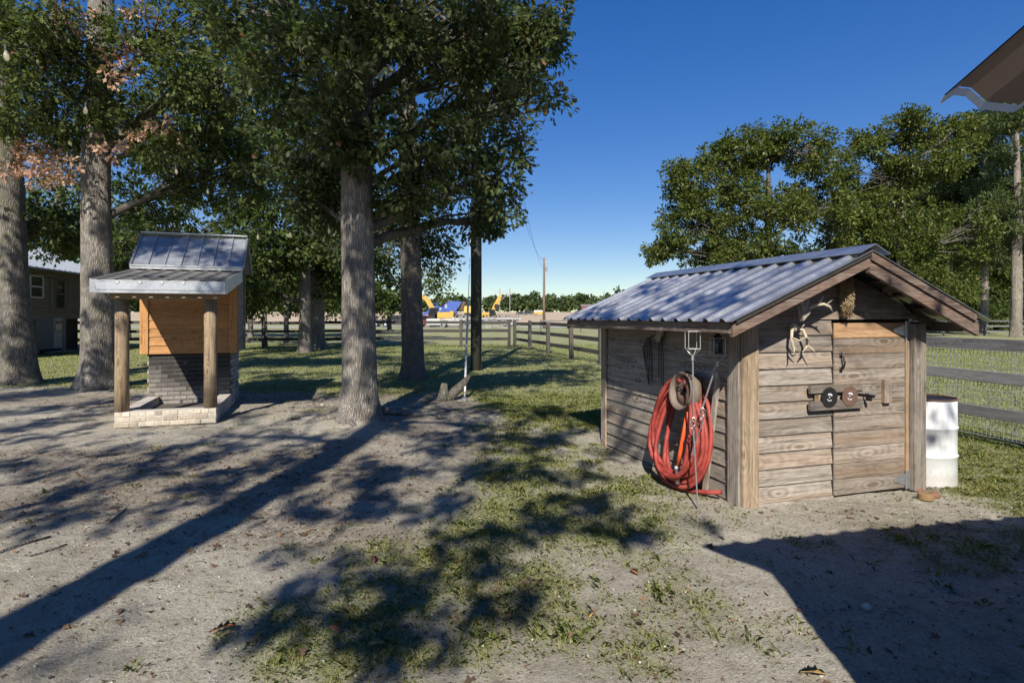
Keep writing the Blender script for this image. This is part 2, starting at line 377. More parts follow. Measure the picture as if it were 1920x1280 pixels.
def axis_pts(a, b, st, far):
    c = list(np.arange(a, b + 1e-6, st)); s_ = st; x = b
    while x < far: s_ *= 1.16; x += s_; c.append(x)
    s_ = st; x = a
    while x > -far: s_ *= 1.16; x -= s_; c.insert(0, x)
    return np.array(c)
gx = axis_pts(-7.5, 6.5, .05, 1500); gy = axis_pts(1.2, 13, .05, 1500)
X, Y = np.meshgrid(gx, gy); nx, ny = len(gx), len(gy)
V = np.stack([X.ravel(), Y.ravel(), gz(X, Y).ravel()], 1)
ii = (np.arange(ny - 1)[:, None] * nx + np.arange(nx - 1)[None]).ravel()
me = np_mesh('ground', V, np.stack([ii, ii + 1, ii + nx + 1, ii + nx], 1), None, None, True)
gm, lm = masks(X.ravel(), Y.ravel())
for nm, arr in (('grass', gm), ('litter', lm)):
    a = me.attributes.new(nm, 'FLOAT', 'POINT'); a.data.foreach_set('value', np.ascontiguousarray(arr, np.float32))
def groundmat():
    t = NT('sandy_ground'); c = t.n('TexCoord').outputs['Object']
    g = t.n('Attribute', attribute_name='grass').outputs['Fac']; l = t.n('Attribute', attribute_name='litter').outputs['Fac']
    big = t.noise(c, .8, 5, .6); fine = t.noise(c, 60, 6, .75); gr = t.noise(c, 230, 3, .7); med = t.noise(c, 9, 6, .7)
    sand = t.ramp(t.math('ADD', t.math('MULTIPLY', big, .5), t.math('MULTIPLY', med, .5)), [(.34, (.29, .26, .205)), (.48, (.43, .395, .325)), (.62, (.53, .50, .43))])
    sand = t.mix(.85, sand, t.ramp(fine, [(.32, (.42, .39, .36)), (.5, (1, 1, 1)), (.72, (1.2, 1.18, 1.15))]), 'MULTIPLY')
    sand = t.mix(.7, sand, t.ramp(gr, [(.28, (.5, .48, .46)), (.48, (1, 1, 1)), (.72, (1.25, 1.22, 1.2))]), 'MULTIPLY')
    spk = t.ramp(t.voro(c, 26), [(.07, (1, 1, 1)), (.13, (0, 0, 0))])
    sand = t.mix(t.math('MULTIPLY', spk, t.ramp(med, [(.5, (0, 0, 0)), (.62, (.8, .8, .8))])), sand, (.09, .065, .045))
    brown = t.ramp(fine, [(.3, (.07, .052, .038)), (.52, (.18, .14, .105)), (.72, (.30, .25, .19))])
    lf = t.math('MULTIPLY', l, t.ramp(t.noise(c, 14, 7, .75), [(.38, (.1, .1, .1)), (.56, (1, 1, 1))]), True)
    col = t.mix(lf, sand, brown)
    gcol = t.ramp(t.math('ADD', t.math('MULTIPLY', t.noise(c, 1.3, 5, .6), .45), t.math('MULTIPLY', fine, .55)), [(.3, (.09, .11, .03)), (.5, (.185, .21, .055)), (.7, (.28, .28, .10))])
    gf = t.math('MULTIPLY', g, t.ramp(t.noise(c, 25, 6, .8), [(.36, (.25, .25, .25)), (.58, (.95, .95, .95))]), True)
    col = t.mix(gf, col, gcol)
    t.bs(Base_Color=col, Roughness=.97); t.b.inputs['Specular IOR Level'].default_value = .15
    h = t.math('ADD', t.math('MULTIPLY', fine, .6), t.math('ADD', t.math('MULTIPLY', med, 1.0), t.math('MULTIPLY', gr, .25)))
    t.bump(h, 1.0, .045); return t.m
me.materials.append(groundmat())
go = link('ground', me, kind='structure'); go['label'] = 'sandy yard running into patchy lawn'

def sheet(name, m, x0, x1, y0, y1, z, n=2):
    b = MB(); b.add([(x0, y0, z), (x1, y0, z), (x1, y1, z), (x0, y1, z)], [(0, 1, 2, 3)])
    return b.build(name, m, kind='structure')
sheet('road', flat('pale_road', (.36, .345, .33), .9, 0, .15, .5), -400, 400, 84, 93, .03)
fl = MB(); fl.add([(-600, 122, .02), (600, 122, .02), (600, 342, 4.2), (-600, 342, 4.2), (-900, 900, 6), (900, 900, 6)], [(0, 1, 2, 3), (3, 2, 5, 4)]); fl.build('field', flat('dirt_field', (.40, .31, .21), .95, 0, .25, .05), kind='structure')
def fz(y): return max(0, (y - 122) * .019)


# ------------------------------------------------------------------ leaves and trees
def oak_outline():
    h = [(.05, .06), (.17, .17), (.09, .26), (.31, .40), (.13, .48), (.36, .66), (.15, .72), (.2, .87), (.06, .93)]
    p = [(0, 0)] + h + [(0, 1.02)] + [(-a, b) for a, b in reversed(h)]
    return np.array([(a, b - .02, abs(a) * .35 - (b - .4) ** 2 * .25) for a, b in p])
T_OAK = oak_outline()
T_MID = np.array([(0, 0, 0), (.2, .2, .08), (.1, .36, .02), (.33, .55, .1), (.12, .72, -.02), (0, 1, -.12), (-.12, .72, -.02), (-.33, .55, .1), (-.1, .36, .02), (-.2, .2, .08)])
T_SIM = np.array([(0, 0, 0), (.3, .45, .1), (0, 1, -.1), (-.3, .45, .1)])
T_NEEDLE = np.array([(.02, 0, 0), (.07, 1, -.15), (-.07, 1, -.15), (-.02, 0, 0)])
def unit(a): return a / np.maximum(np.linalg.norm(a, axis=1, keepdims=True), 1e-9)
def leaf_mesh(name, C, D, size, tmpl, m, tint, up=.55):
    n = len(C); D = unit(D); U = RNG.normal(size=(n, 3)) * .6 + np.array([0, 0, up]); Sd = unit(np.cross(D, U)); Nn = np.cross(Sd, D)
    k = len(tmpl); sz = np.asarray(size)[:, None, None]
    P = C[:, None, :] + sz * (tmpl[None, :, 0:1] * Sd[:, None] + tmpl[None, :, 1:2] * D[:, None] + tmpl[None, :, 2:3] * Nn[:, None])
    return np_mesh(name, P.reshape(-1, 3), np.arange(n * k).reshape(n, k), m, np.repeat(tint, k))
def clump_leaves(clumps, per, flatz=.75, droop=.35):
    Cs, Ds = [], []
    for c, r_ in clumps:
        k = max(4, int(per * (r_ ** 2)))
        d = unit(RNG.normal(size=(k, 3))); rad = r_ * RNG.random(k) ** .5
        # leaves sit in sprays along a handful of twigs
        ns = max(4, k // 12); tw = unit(RNG.normal(size=(ns, 3)) + np.array([0, 0, .15])); w = RNG.integers(0, ns, k)
        p = tw[w] * rad[:, None] + d * r_ * .2
        p[:, 2] *= flatz
        Cs.append(p + np.array(c)); Ds.append(tw[w] + d * .9 + np.array([0, 0, -droop]))
    return np.concatenate(Cs), np.concatenate(Ds)
def ell_clumps(E, rr, n, shell=.35):
    out = []
    for (c, rad), k in zip(E, n):
        for _ in range(k):
            d = RNG.normal(size=3); d /= np.linalg.norm(d); q = (shell + (1 - shell) * RNG.random()) ** .7
            out.append((np.array(c) + d * np.array(rad) * q, rr * (.65 + .7 * RNG.random())))
    return out
def limb_path(a, b, sag=.12, k=5):
    a = np.array(a, float); b = np.array(b, float); L = np.linalg.norm(b - a); off = RNG.normal(size=3) * L * .07 + np.array([0, 0, L * sag])
    return [tuple(a * (1 - t) + b * t + off * 4 * t * (1 - t) * .6 + RNG.normal(size=3) * L * .012) for t in np.linspace(0, 1, k)]
def trunk_bm(base, pts, rad, n=26, flare=.55, seed=0):
    P = []; Rr = []
    pts = [Vector(p) for p in pts]
    for i in range(len(pts) - 1):
        L = (pts[i + 1] - pts[i]).length; k = max(2, int(L / .22))
        for j in range(k): t = j / k; P.append(pts[i].lerp(pts[i + 1], t)); Rr.append(rad[i] * (1 - t) + rad[i + 1] * t)
    P.append(pts[-1]); Rr.append(rad[-1]); ph = seed * 1.7
    def fn(a, p, i):
        z = p.z - base[2]
        lob = .5 + .5 * math.cos(4 * a + ph + .6 * math.sin(2 * a + ph))
        return 1 + flare * math.exp(-max(z, 0) / .22) * (.35 + .9 * lob) + .07 * math.sin(3 * a + ph + z * .9) * .6 + .05 * float(vnoise(np.array([a * 3]), np.array([z * 2.5]), seed)[0] - .5)
    b = MB(); b.tube(P, Rr, n, True, fn); return b
def tree(name, label, cat, base, tpts, trad, E, ncl, rr, per, size, tmpl, lm, bark, group=None, attach=None, dead=None, flare=.55, seed=0, extra=None, xper=1100, limbr=.5, tw=True, droop=.35, flatz=.75):
    base = np.array(base, float)
    T = thing(name, label, cat, tuple(base), 0, group)
    tb = trunk_bm(base, tpts, trad, flare=flare, seed=seed); tb.v = [tuple(np.array(p) - base) for p in tb.v]
    tb.build('trunk', bark, T, True)
    tp = np.array([tuple(p) for p in tpts]); lb = MB(); clumps = []
    def trunk_at(z):
        zz = np.clip(z, tp[0, 2], tp[-1, 2]); return np.array([np.interp(zz, tp[:, 2], tp[:, q]) for q in range(3)])
    for (c, rad), k in zip(E, ncl):
        c = np.array(c); h = max((attach or 3.0) + .1, c[2] - .5 * np.linalg.norm((c - trunk_at(c[2]))[:2]))
        a = trunk_at(h); L = np.linalg.norm(c - a); r0 = min(trad[0] * limbr, .03 + .022 * L)
        hub = limb_path(a, c, .1, 6)
        if L > .5: lb.tube(hub, list(np.linspace(r0, r0 * .4, 6)), 7)
        for cl in ell_clumps([(c, rad)], rr, [k]):
            clumps.append(cl)
            st = np.array(hub[random.choice([2, 3, 4, 5])])
            lb.tube(limb_path(st, cl[0], .06, 4), list(np.linspace(r0 * .35, .008, 4)), 5)
    xn = [trunk_at(attach + .5)] if extra else []; xc = []
    for cl in sorted(extra or [], key=lambda q: np.linalg.norm(np.array(q[0]) - xn[0])):
        c_ = np.array(cl[0]); xc.append((c_, cl[1])); dd = [(np.linalg.norm(c_ - q), q) for q in xn if np.linalg.norm(c_ - q) > .05]
        a = min(dd, key=lambda q: q[0])[1] if dd else trunk_at(c_[2] - 1)
        lb.tube(limb_path(a, c_, .04, 4), [.014, .011, .008, .005], 5); xn.append(c_)
    if tw:
        for c, r_ in clumps:
            for _ in range(4):
                d = RNG.normal(size=3); d /= np.linalg.norm(d); lb.tube([tuple(c), tuple(c + d * r_ * .9 * np.array([1, 1, flatz]))], [.007, .003], 3, False)
    lb.v = [tuple(np.array(p) - base) for p in lb.v]
    lb.build('limbs', M['bark_b'] if bark != M['bark_p'] else bark, T, True, kind='stuff')
    def crown(nm, cls, m):
        C, D = clump_leaves(cls, xper if cls is xc else 650 if nm == 'dead_foliage' else per, 1.0 if cls is xc else flatz, droop); n = len(C)
        tint = np.clip(RNG.normal(.45, .22, n) + .12 * (vnoise(C[:, 0] * 1.1, C[:, 2] * 1.1 + C[:, 1], seed) - .5), 0, 1)
        if len(C): link(nm, leaf_mesh(nm, C - base, D, (.115 if nm == 'dead_foliage' else size) * (.65 + .6 * RNG.random(n)), tmpl, m, tint), T, kind='stuff')
    crown('crown', clumps, lm)
    if xc: crown('crown', xc, lm)  # extra clumps out of view, added to cast shade on chosen spots
    if dead: crown('dead_foliage', dead, M['oak_dead'])
    return T
def EP(u, v, d, ru, rv, rd=None):
    c = at(u, v, d); k = d / FPX; return (tuple(c), (ru * k, (rd if rd else ru * k), rv * k))
def tpath(lst): return [tuple(at(u, v, d)) for u, v, d in lst]

b1 = gnd(674, 793); d1 = b1.y
g_ = random.Random(5); lawn_shade = []
def up_sun(x, y, h, z0=0): k = (h - z0) / math.tan(SUN_EL); return np.array([x - SH.x * k, y - SH.y * k, h])
for q in range(150):
    p_ = gnd(g_.uniform(420, 1120), g_.uniform(636, 745)); h_ = min(11.5, 7.5 + .18 * p_.y); c_ = up_sun(p_.x, p_.y, h_)
    if c_[1] > 1 and (h_ - 1.65) / c_[1] * 1080 > 690: lawn_shade.append((c_, g_.uniform(.2, .5)))  # leaf clumps added above the view to shade the lawn
T1 = tree('oak_tree', 'oak with bare grey sunlit trunk standing in the sandy yard between grill shelter and shed', 'tree',
     (b1.x, b1.y, .04), [(b1.x, b1.y, -.15), (b1.x, b1.y, .7), tuple(at(673, 560, d1)), tuple(at(670, 330, d1)), tuple(at(673, 0, d1)), (b1.x + .1, b1.y + .2, 11)],
     [.275, .262, .25, .24, .19, .08],
     [EP(560, 140, 8.6, 120, 120, 1.3), EP(690, 170, 8.0, 110, 120, 1.0), EP(800, 290, 8.8, 90, 90, 1.0), EP(900, 130, 8.8, 100, 120, 1.0), EP(990, 170, 9.2, 70, 120, .8), EP(700, 30, 7.6, 130, 80, .9),
      EP(820, 20, 8.0, 150, 90, 1.2), EP(560, 300, 9.4, 110, 90, 1.2), EP(480, 20, 9, 120, 90, 1.2), EP(930, 330, 9.6, 45, 70, .6), ((b1.x, b1.y + .5, 9.5), (2.6, 2.4, 2.0)), EP(1000, 30, 9.0, 70, 70, .7), EP(780, 380, 9.3, 80, 45, .6), EP(905, 420, 11, 45, 45, .6), EP(670, 285, 8.1, 65, 40, .3), EP(600, 390, 9.6, 60, 40, .6)],
     [20, 18, 16, 18, 15, 16, 18, 16, 16, 9, 22, 10, 9, 8, 10, 9], .36, 1050, .10, T_OAK, M['oak_near'], M['bark_a'], 'oaks shading the yard', 2.6, seed=1, flare=.8, extra=lawn_shade, xper=1500)
for a_, L_, r_ in ((3.4, .75, .085), (4.6, .5, .07), (5.6, .6, .06), (.5, 1.2, .055), (2.3, .8, .06)):
    b = MB(); pp = []
    for q in np.linspace(0, 1, 6): aa = a_ + .25 * math.sin(q * 4 + a_); pp.append(((.2 + L_ * q) * math.cos(aa), (.2 + L_ * q) * math.sin(aa), .10 * (1 - q) ** 2 + gzf(b1.x + L_ * q * math.cos(aa), b1.y + L_ * q * math.sin(aa)) - .04 - r_ * .5 * q))
    b.tube(pp, [r_ * 1.3, r_, r_ * .85, r_ * .7, r_ * .5, r_ * .25], 9); b.build('root', M['bark_a'], T1, True)
b2 = gnd(775, 715); d2 = b2.y
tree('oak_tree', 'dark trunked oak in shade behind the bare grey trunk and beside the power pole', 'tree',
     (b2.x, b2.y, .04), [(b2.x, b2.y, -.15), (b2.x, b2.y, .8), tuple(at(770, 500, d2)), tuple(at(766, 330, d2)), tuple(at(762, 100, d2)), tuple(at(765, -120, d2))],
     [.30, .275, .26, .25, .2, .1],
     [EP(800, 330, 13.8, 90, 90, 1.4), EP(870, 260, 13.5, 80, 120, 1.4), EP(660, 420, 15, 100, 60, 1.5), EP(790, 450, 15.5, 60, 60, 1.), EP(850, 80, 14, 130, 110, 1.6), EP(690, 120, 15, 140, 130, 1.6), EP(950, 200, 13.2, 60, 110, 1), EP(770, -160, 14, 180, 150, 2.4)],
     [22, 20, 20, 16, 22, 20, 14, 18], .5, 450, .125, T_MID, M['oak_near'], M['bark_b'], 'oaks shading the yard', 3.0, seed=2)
bA = gnd(182, 728); dA = bA.y
tree('oak_tree', 'tall thick grey oak trunk behind the grill shelter with patches of brown dead leaves', 'tree',
     (bA.x, bA.y, 0), [(bA.x, bA.y, -.15), tuple(at(182, 690, dA)), tuple(at(182, 480, dA)), tuple(at(181, 280, dA)), tuple(at(188, 60, dA)), tuple(at(192, -120, dA)), tuple(at(195, -300, dA))],
     [.36, .34, .30, .28, .26, .22, .12],
     [EP(330, 60, 12.5, 120, 80, 1.2), EP(420, 170, 13, 110, 90, 1.3), EP(110, 160, 12.4, 80, 90, 1.0), EP(330, 250, 13.5, 110, 80, 1.3), EP(90, 60, 12.0, 90, 70, 1), EP(420, 330, 14.5, 100, 70, 1.2), EP(190, -200, 13, 260, 170, 2.6), EP(300, 370, 14.5, 80, 60, 1)],
     [26, 30, 20, 28, 18, 24, 30, 16], .52, 440, .125, T_MID, M['oak_left'], M['bark_a'], 'oaks shading the yard', 3.6, seed=3,
     dead=[(np.array(at(u, v, d)), r_) for u, v, d, r_ in ((225, 120, 12.2, .42), (150, 40, 12.2, .4), (205, 145, 12.0, .34), (100, 110, 12.2, .4), (215, 280, 12.1, .33), (245, 265, 12.4, .36), (300, 240, 12.6, .35), (110, 40, 12, .4), (260, 30, 12, .4), (335, 270, 12.8, .3), (130, 310, 12, .35), (245, 80, 12, .25))])
bB = gnd(35, 720); dB = bB.y
tree('oak_tree', 'leaning oak trunk with flared mossy base at the left edge, in front of the house', 'tree',
     (bB.x, bB.y, 0), [(bB.x, bB.y, -.15), tuple(at(36, 690, dB)), tuple(at(28, 560, dB)), tuple(at(18, 380, dB)), tuple(at(5, 180, dB)), tuple(at(5, 0, dB)), tuple(at(0, -200, dB))],
     [.40, .36, .30, .30, .28, .24, .14],
     [EP(60, 220, 12.8, 70, 60, 1.0), EP(70, 420, 15, 50, 60, 1.2), EP(40, 60, 12.5, 80, 60, 1.0), EP(120, 440, 16, 60, 40, 1.2), EP(0, -180, 13, 220, 130, 2.4)],
     [20, 22, 18, 18, 24], .52, 440, .125, T_MID, M['oak_left'], M['bark_c'], 'oaks shading the yard', 3.2, seed=4,
     dead=[(np.array(at(u, v, d)), r_) for u, v, d, r_ in ((30, 300, 12.6, .42), (80, 305, 12.4, .42), (120, 325, 12.4, .36), (60, 330, 12.5, .36), (10, 320, 12.5, .4), (100, 280, 12.6, .35), (30, 100, 12.8, .35), (110, 345, 12.4, .25), (55, 280, 12.6, .3))])
# background trees on the lawn and behind the house
def back_tree(label, u, v, d, r0, E, ncl, rr=.8, per=170, size=.24, lm='oak_back', bark='bark_a', top=250, group='trees at the back of the lawn', seed=5, attach=2.2, tmpl=None, name='oak_tree'):
    b = Vector(((u - 960) / FPX * d, d, 0))
    return tree(name, label, 'tree', tuple(b), [(b.x, b.y, -.15), (b.x, b.y, .8), tuple(at(u - 2, 480, d)), tuple(at(u + 2, (480 + top) / 2, d)), tuple(at(u, top, d))],
                [r0, r0 * .9, r0 * .8, r0 * .65, r0 * .25], E, ncl, rr, per, size, T_SIM if tmpl is None else tmpl, M[lm], M[bark], group, attach, seed=seed, flare=.35, tw=False)
back_tree('slim pale oak trunk standing alone on the striped lawn', 572, 660, 26.6, .30, [EP(500, 430, 26, 80, 80, 2), EP(600, 450, 26, 70, 70, 2), EP(560, 330, 26, 110, 80, 2.4), EP(470, 520, 25, 60, 50, 1.6), EP(640, 370, 26, 70, 90, 2), EP(450, 555, 27, 45, 35, 1.5), EP(620, 520, 28, 45, 40, 1.5)], [24, 22, 24, 14, 20, 14, 12], seed=6)
back_tree('thick grey oak trunk behind the slim pale one by the back fence', 593, 632, 29.3, .45, [EP(660, 480, 30, 70, 60, 2), EP(600, 250, 30, 150, 100, 3), EP(450, 250, 30, 120, 100, 3), EP(520, 150, 30, 150, 100, 3)], [20, 26, 22, 22], seed=7, attach=3)
back_tree('small dark tree by the back fence, next to the grill shelter', 497, 650, 31, .13, [EP(490, 530, 31, 60, 50, 1.6), EP(450, 470, 31, 50, 60, 1.6), EP(520, 560, 31, 40, 25, 1)], [22, 18, 10], .65, 110, .22, seed=8, top=470, attach=2)
back_tree('small dark tree beyond the back fence with low forked limbs', 537, 628, 36, .17, [EP(545, 540, 36, 60, 40, 1.6), EP(600, 540, 36, 60, 45, 1.6)], [22, 18], .7, 110, .22, seed=9, top=500, attach=2)
back_tree('broad green tree behind the house roof, left of the thick trunk', 110, 600, 36, .4, [EP(90, 420, 36, 80, 70, 3), EP(190, 420, 36, 90, 80, 3), EP(60, 300, 36, 100, 90, 3), EP(180, 300, 37, 110, 90, 3), EP(150, 190, 37, 110, 90, 3)], [24, 26, 22, 22, 22], .85, 90, .27, seed=10, attach=4)
back_tree('leafy tree behind the grill roof between the thick trunk and the lawn trees', 330, 600, 33, .3, [EP(300, 440, 33, 90, 70, 3), EP(400, 430, 33, 90, 80, 3), EP(340, 330, 34, 120, 90, 3), EP(400, 540, 33, 50, 40, 2), EP(250, 250, 34, 100, 90, 3), EP(420, 220, 35, 100, 90, 3), EP(330, 150, 35, 130, 80, 3)], [24, 26, 26, 12, 22, 22, 22], .8, 95, .25, seed=11, attach=3)
back_tree('loose green tree beyond the fence between the two near trunks', 730, 610, 60, .25, [EP(720, 510, 58, 50, 60, 3), EP(790, 520, 60, 50, 40, 3), EP(720, 570, 58, 40, 22, 2.5)], [22, 20, 10], 1.2, 50, .35, seed=12, top=450, attach=4)
back_tree('dense shaded tree behind the fence right of the grill shelter', 470, 612, 46, .2, [EP(460, 500, 45, 60, 60, 3), EP(520, 540, 45, 60, 40, 3), EP(580, 500, 46, 60, 60, 3), EP(620, 560, 46, 50, 32, 2), EP(430, 570, 45, 40, 25, 2)], [30, 24, 28, 18, 10], 1.0, 130, .28, seed=32, top=420, attach=2.5)
back_tree('dense shaded tree between the thick trunk and the grill posts', 240, 612, 44, .2, [EP(240, 500, 44, 60, 60, 3), EP(300, 530, 44, 60, 45, 3), EP(200, 460, 44, 60, 60, 3), EP(360, 500, 44, 60, 60, 3)], [28, 22, 24, 24], 1.0, 130, .28, seed=33, top=420, attach=2.5)
back_tree('dense tree beyond the fence just left of the bare grey trunk', 655, 610, 52, .2, [EP(650, 520, 52, 60, 50, 3), EP(690, 450, 52, 60, 50, 3), EP(700, 560, 52, 40, 30, 2)], [26, 24, 14], 1.1, 110, .3, seed=34, top=430, attach=3)
# right-hand trees
RG = 'trees along the right-hand field'
back_tree('broad oak with rounded crown against the sky behind the shed', 1440, 620, 40, .35,
          [EP(1300, 430, 40, 70, 60, 2.5), EP(1290, 340, 40, 40, 50, 2), EP(1400, 290, 40, 70, 50, 2.5), EP(1500, 280, 40, 80, 55, 2.5), EP(1420, 390, 39, 110, 70, 3), EP(1540, 400, 40, 70, 80, 3), EP(1250, 470, 40, 35, 25, 1.2), EP(1390, 470, 39, 90, 35, 3), EP(1340, 300, 40, 30, 40, 1.6), EP(1480, 490, 41, 80, 30, 3)],
          [46, 26, 42, 44, 64, 48, 13, 40, 16, 28], .72, 300, .22, 'oak_right', 'bark_b', 300, RG, 13, 4)
back_tree('tall oak with thin brownish top between the broad oak and the pines', 1690, 620, 43, .35,
          [EP(1640, 330, 43, 80, 60, 3), EP(1730, 300, 43, 70, 60, 3), EP(1680, 430, 42, 100, 70, 3), EP(1790, 270, 44, 50, 55, 2), EP(1600, 440, 43, 60, 60, 3), EP(1690, 240, 43, 45, 25, 2), EP(1620, 270, 43, 30, 25, 1.5), EP(1580, 500, 44, 70, 35, 3), EP(1700, 510, 44, 80, 40, 3), EP(1790, 430, 45, 60, 60, 3), EP(1780, 540, 46, 60, 35, 3)],
          [46, 42, 60, 26, 36, 16, 11, 24, 30, 26, 20], .75, 290, .23, 'oak_right', 'bark_b', 260, RG, 14, 4)
for k, (u, d, top, lab) in enumerate(((1905, 46, 190, 'pine with thick pale trunk at the right edge beyond the drive'), (1845, 54, 230, 'tall pine with feathery top just under the near roof corner'), (1780, 58, 330, 'slim pine trunk in the dark wood right of the shed roof'))):
    Epine = [EP(u + RNG.uniform(-35, 35), vv, d + RNG.uniform(-2, 2), 50, 22, 2.2) for vv in np.linspace(top, 470, 8)]
    b = Vector(((u - 960) / FPX * d, d, 0))
    tree('pine_tree', lab, 'tree', tuple(b), [(b.x, b.y, -.1), (b.x, b.y, 1), tuple(at(u + 3, 400, d)), tuple(at(u, top - 10, d))], [.42 - .08 * k, .4 - .08 * k, .3 - .06 * k, .08], Epine, [14] * 8, .9, 260, .30, T_NEEDLE * np.array([2.2, 1, 1]), M['pine'], M['bark_p'], RG, 4, flare=.2, seed=15 + k, tw=False, droop=-.1, flatz=.6)
for k, (u, d, lab) in enumerate(((1735, 66, 'dark shaded tree in the wood right of the shed roof peak'), (1815, 68, 'dark shaded tree behind the slim pine'), (1885, 70, 'dark shaded tree at the right edge behind the pines'), (1640, 64, 'dark shaded tree just behind the shed roof ridge'))):
    back_tree(lab, u, 618, d, .22, [EP(u, 470, d, 60, 60, 4), EP(u - 25, 540, d, 50, 40, 4), EP(u + 25, 560, d, 50, 30, 4), EP(u + 10, 380, d, 50, 60, 4), EP(u, 590, d - 3, 60, 25, 3)], [30, 26, 22, 26, 22], 1.35, 120, .36, 'oak_back', 'bark_p', 400, RG, 20 + k, 4)
# far wood, one mass
Cw, Tw = [], []
for k in range(900):
    x = RNG.uniform(-420, 420); y = 345 + RNG.uniform(0, 60) + .02 * abs(x); h = RNG.uniform(6.5, 10.5) * (1 + .15 * math.sin(x * .013)) * (1.35 if RNG.random() < .06 else 1); r_ = RNG.uniform(1.8, 3.2)
    n = 70; d = unit(RNG.normal(size=(n, 3))); z = 4 + h * (1 - .8 * RNG.random(n) ** 1.5); Cw.append(np.stack([x + d[:, 0] * r_, y + d[:, 1] * r_, z + d[:, 2]], 1)); Tw.append(np.clip(RNG.normal(.45, .2) + RNG.normal(0, .1, n), 0, 1))
Cw = np.concatenate(Cw); Tw = np.concatenate(Tw)
link('far_woods', leaf_mesh('far_woods', Cw, RNG.normal(size=Cw.shape), 1.5 + RNG.random(len(Cw)) * 1.1, T_SIM * np.array([1.6, 1, 1]), M['far'], Tw), kind='stuff')

# ------------------------------------------------------------------ oaks behind the photographer (their shade crosses the yard)
bx = (-2.61 + .119 * (-3.2 - 2.94), -3.2)
shade = [(800, 1170, 6.0, .30), (740, 1120, 6.1, .26), (600, 1090, 6.3, .27), (690, 1060, 6.2, .2), (900, 1040, 6.4, .27), (960, 1010, 6.6, .22), (850, 1100, 6.2, .25), (480, 1150, 6.0, .18), (560, 1160, 6., .18), (860, 935, 6.8, .26), (800, 960, 6.6, .22),
         (1000, 985, 6.6, .23), (1100, 930, 6.8, .26), (1150, 985, 6.5, .26), (930, 880, 7.1, .28), (1010, 870, 7.2, .26), (1080, 890, 7.0, .28), (760, 880, 7.2, .28), (700, 905, 7.0, .2), (1130, 960, 6.7, .22), (960, 1150, 6, .2), (1000, 1100, 6.1, .15),
         (650, 1130, 6, .22), (540, 1050, 6.3, .16), (870, 1210, 5.9, .2), (420, 900, 7.0, .3), (340, 870, 7.2, .35), (480, 875, 7.3, .3), (560, 850, 7.5, .35), (300, 940, 6.8, .25), (200, 900, 7, .3), (120, 920, 6.9, .22), (560, 905, 6.9, .25), (640, 830, 7.6, .4),
         (800, 830, 7.6, .35), (880, 810, 7.8, .4), (960, 830, 7.6, .35), (1040, 820, 7.8, .38), (1100, 800, 8, .4), (740, 800, 7.9, .35), (820, 775, 8.2, .5), (920, 770, 8.2, .5), (1020, 770, 8.2, .45), (760, 760, 8.3, .5),
         (60, 740, 8.5, .8), (150, 760, 8.3, .5), (30, 770, 8.3, .45), (110, 790, 8.2, .3), (200, 750, 8.4, .5), (20, 820, 7.8, .2), (520, 1180, 6, .13), (0, 730, 8.5, .7), (90, 735, 8.5, .7), (180, 770, 8.3, .45), (60, 800, 8.2, .35), (0, 800, 8, .4), (600, 745, 8.5, .5), (500, 715, 9, .6), (660, 780, 8.2, .35), (150, 800, 8, .25), (560, 780, 8.2, .25), (250, 865, 7.4, .3), (420, 850, 7.4, .3), (0, 880, 7.2, .2), (1250, 830, 8, .3), (1160, 850, 7.6, .3), (1300, 990, 6.6, .12), (1210, 1000, 6.5, .13)]
g_ = random.Random(21)
for q in range(46): shade.append((g_.uniform(-60, 720), g_.uniform(815, 985), 7.2, g_.uniform(.10, .24)))
for q in range(26): shade.append((g_.uniform(680, 1150), g_.uniform(760, 1000), 7.4, g_.uniform(.12, .28)))
ex = [(up_sun(gnd(u, v).x, gnd(u, v).y, h), r_) for u, v, h, r_ in shade]
loc2w = lambda s_, t_, z_: (2 + .954 * s_ - .30 * t_, 5.02 + .30 * s_ + .954 * t_, z_)
for s_, t_, z_, r_ in ((-.2, .6, 1.65, .12), (.2, 1.4, 1.8, .2), (.7, 1.2, 2.0, .2), (.5, 2.3, 1.95, .3), (-.2, 2.6, 1.7, .22), (0, 2.2, .6, .17), (0, 1.9, .9, .14), (.3, .4, 1.9, .12), (2.4, .1, .35, .1), (2.4, .1, .62, .12), (1.3, -.3, 2.0, .12), (1.9, -.35, 1.8, .1), (.8, .3, 2.1, .1)):
    p = loc2w(s_, t_, z_); ex.append((up_sun(p[0], p[1], 7.2 + RNG.random(), p[2]), r_))
for u, v, d, r_ in ((670, 500, 8.6, .28), (690, 420, 8.6, .4), (660, 330, 8.6, .4), (182, 700, 12.8, .4), (182, 520, 12.8, .25), (180, 430, 12.8, .25), (190, 250, 12.8, .25), (30, 680, 13.4, .45), (25, 500, 13.4, .4), (30, 420, 13.4, .4), (770, 690, 14.2, .45), (765, 640, 14.2, .4), (785, 600, 14.2, .4), (765, 560, 14.2, .35), (775, 500, 14.2, .45), (775, 440, 14.2, .45), (10, 620, 13.4, .5), (40, 570, 13.4, .5), (15, 470, 13.4, .55), (45, 640, 13.4, .5), (20, 540, 13.4, .4), (20, 360, 13.4, .5), (200, 560, 12.8, .3), (165, 660, 12.8, .25), (200, 640, 12.8, .25), (165, 600, 12.8, .22), (700, 590, 8.6, .2), (680, 470, 8.6, .35), (655, 400, 8.6, .3), (340, 470, 10.8, .25), (420, 480, 10.8, .2), (290, 520, 9, .2), (390, 530, 9, .2), (230, 620, 8.5, .12)):
    p = at(u, v, d); ex.append((up_sun(p.x, p.y, p.z + 5.5 + 2.5 * RNG.random(), p.z), r_))
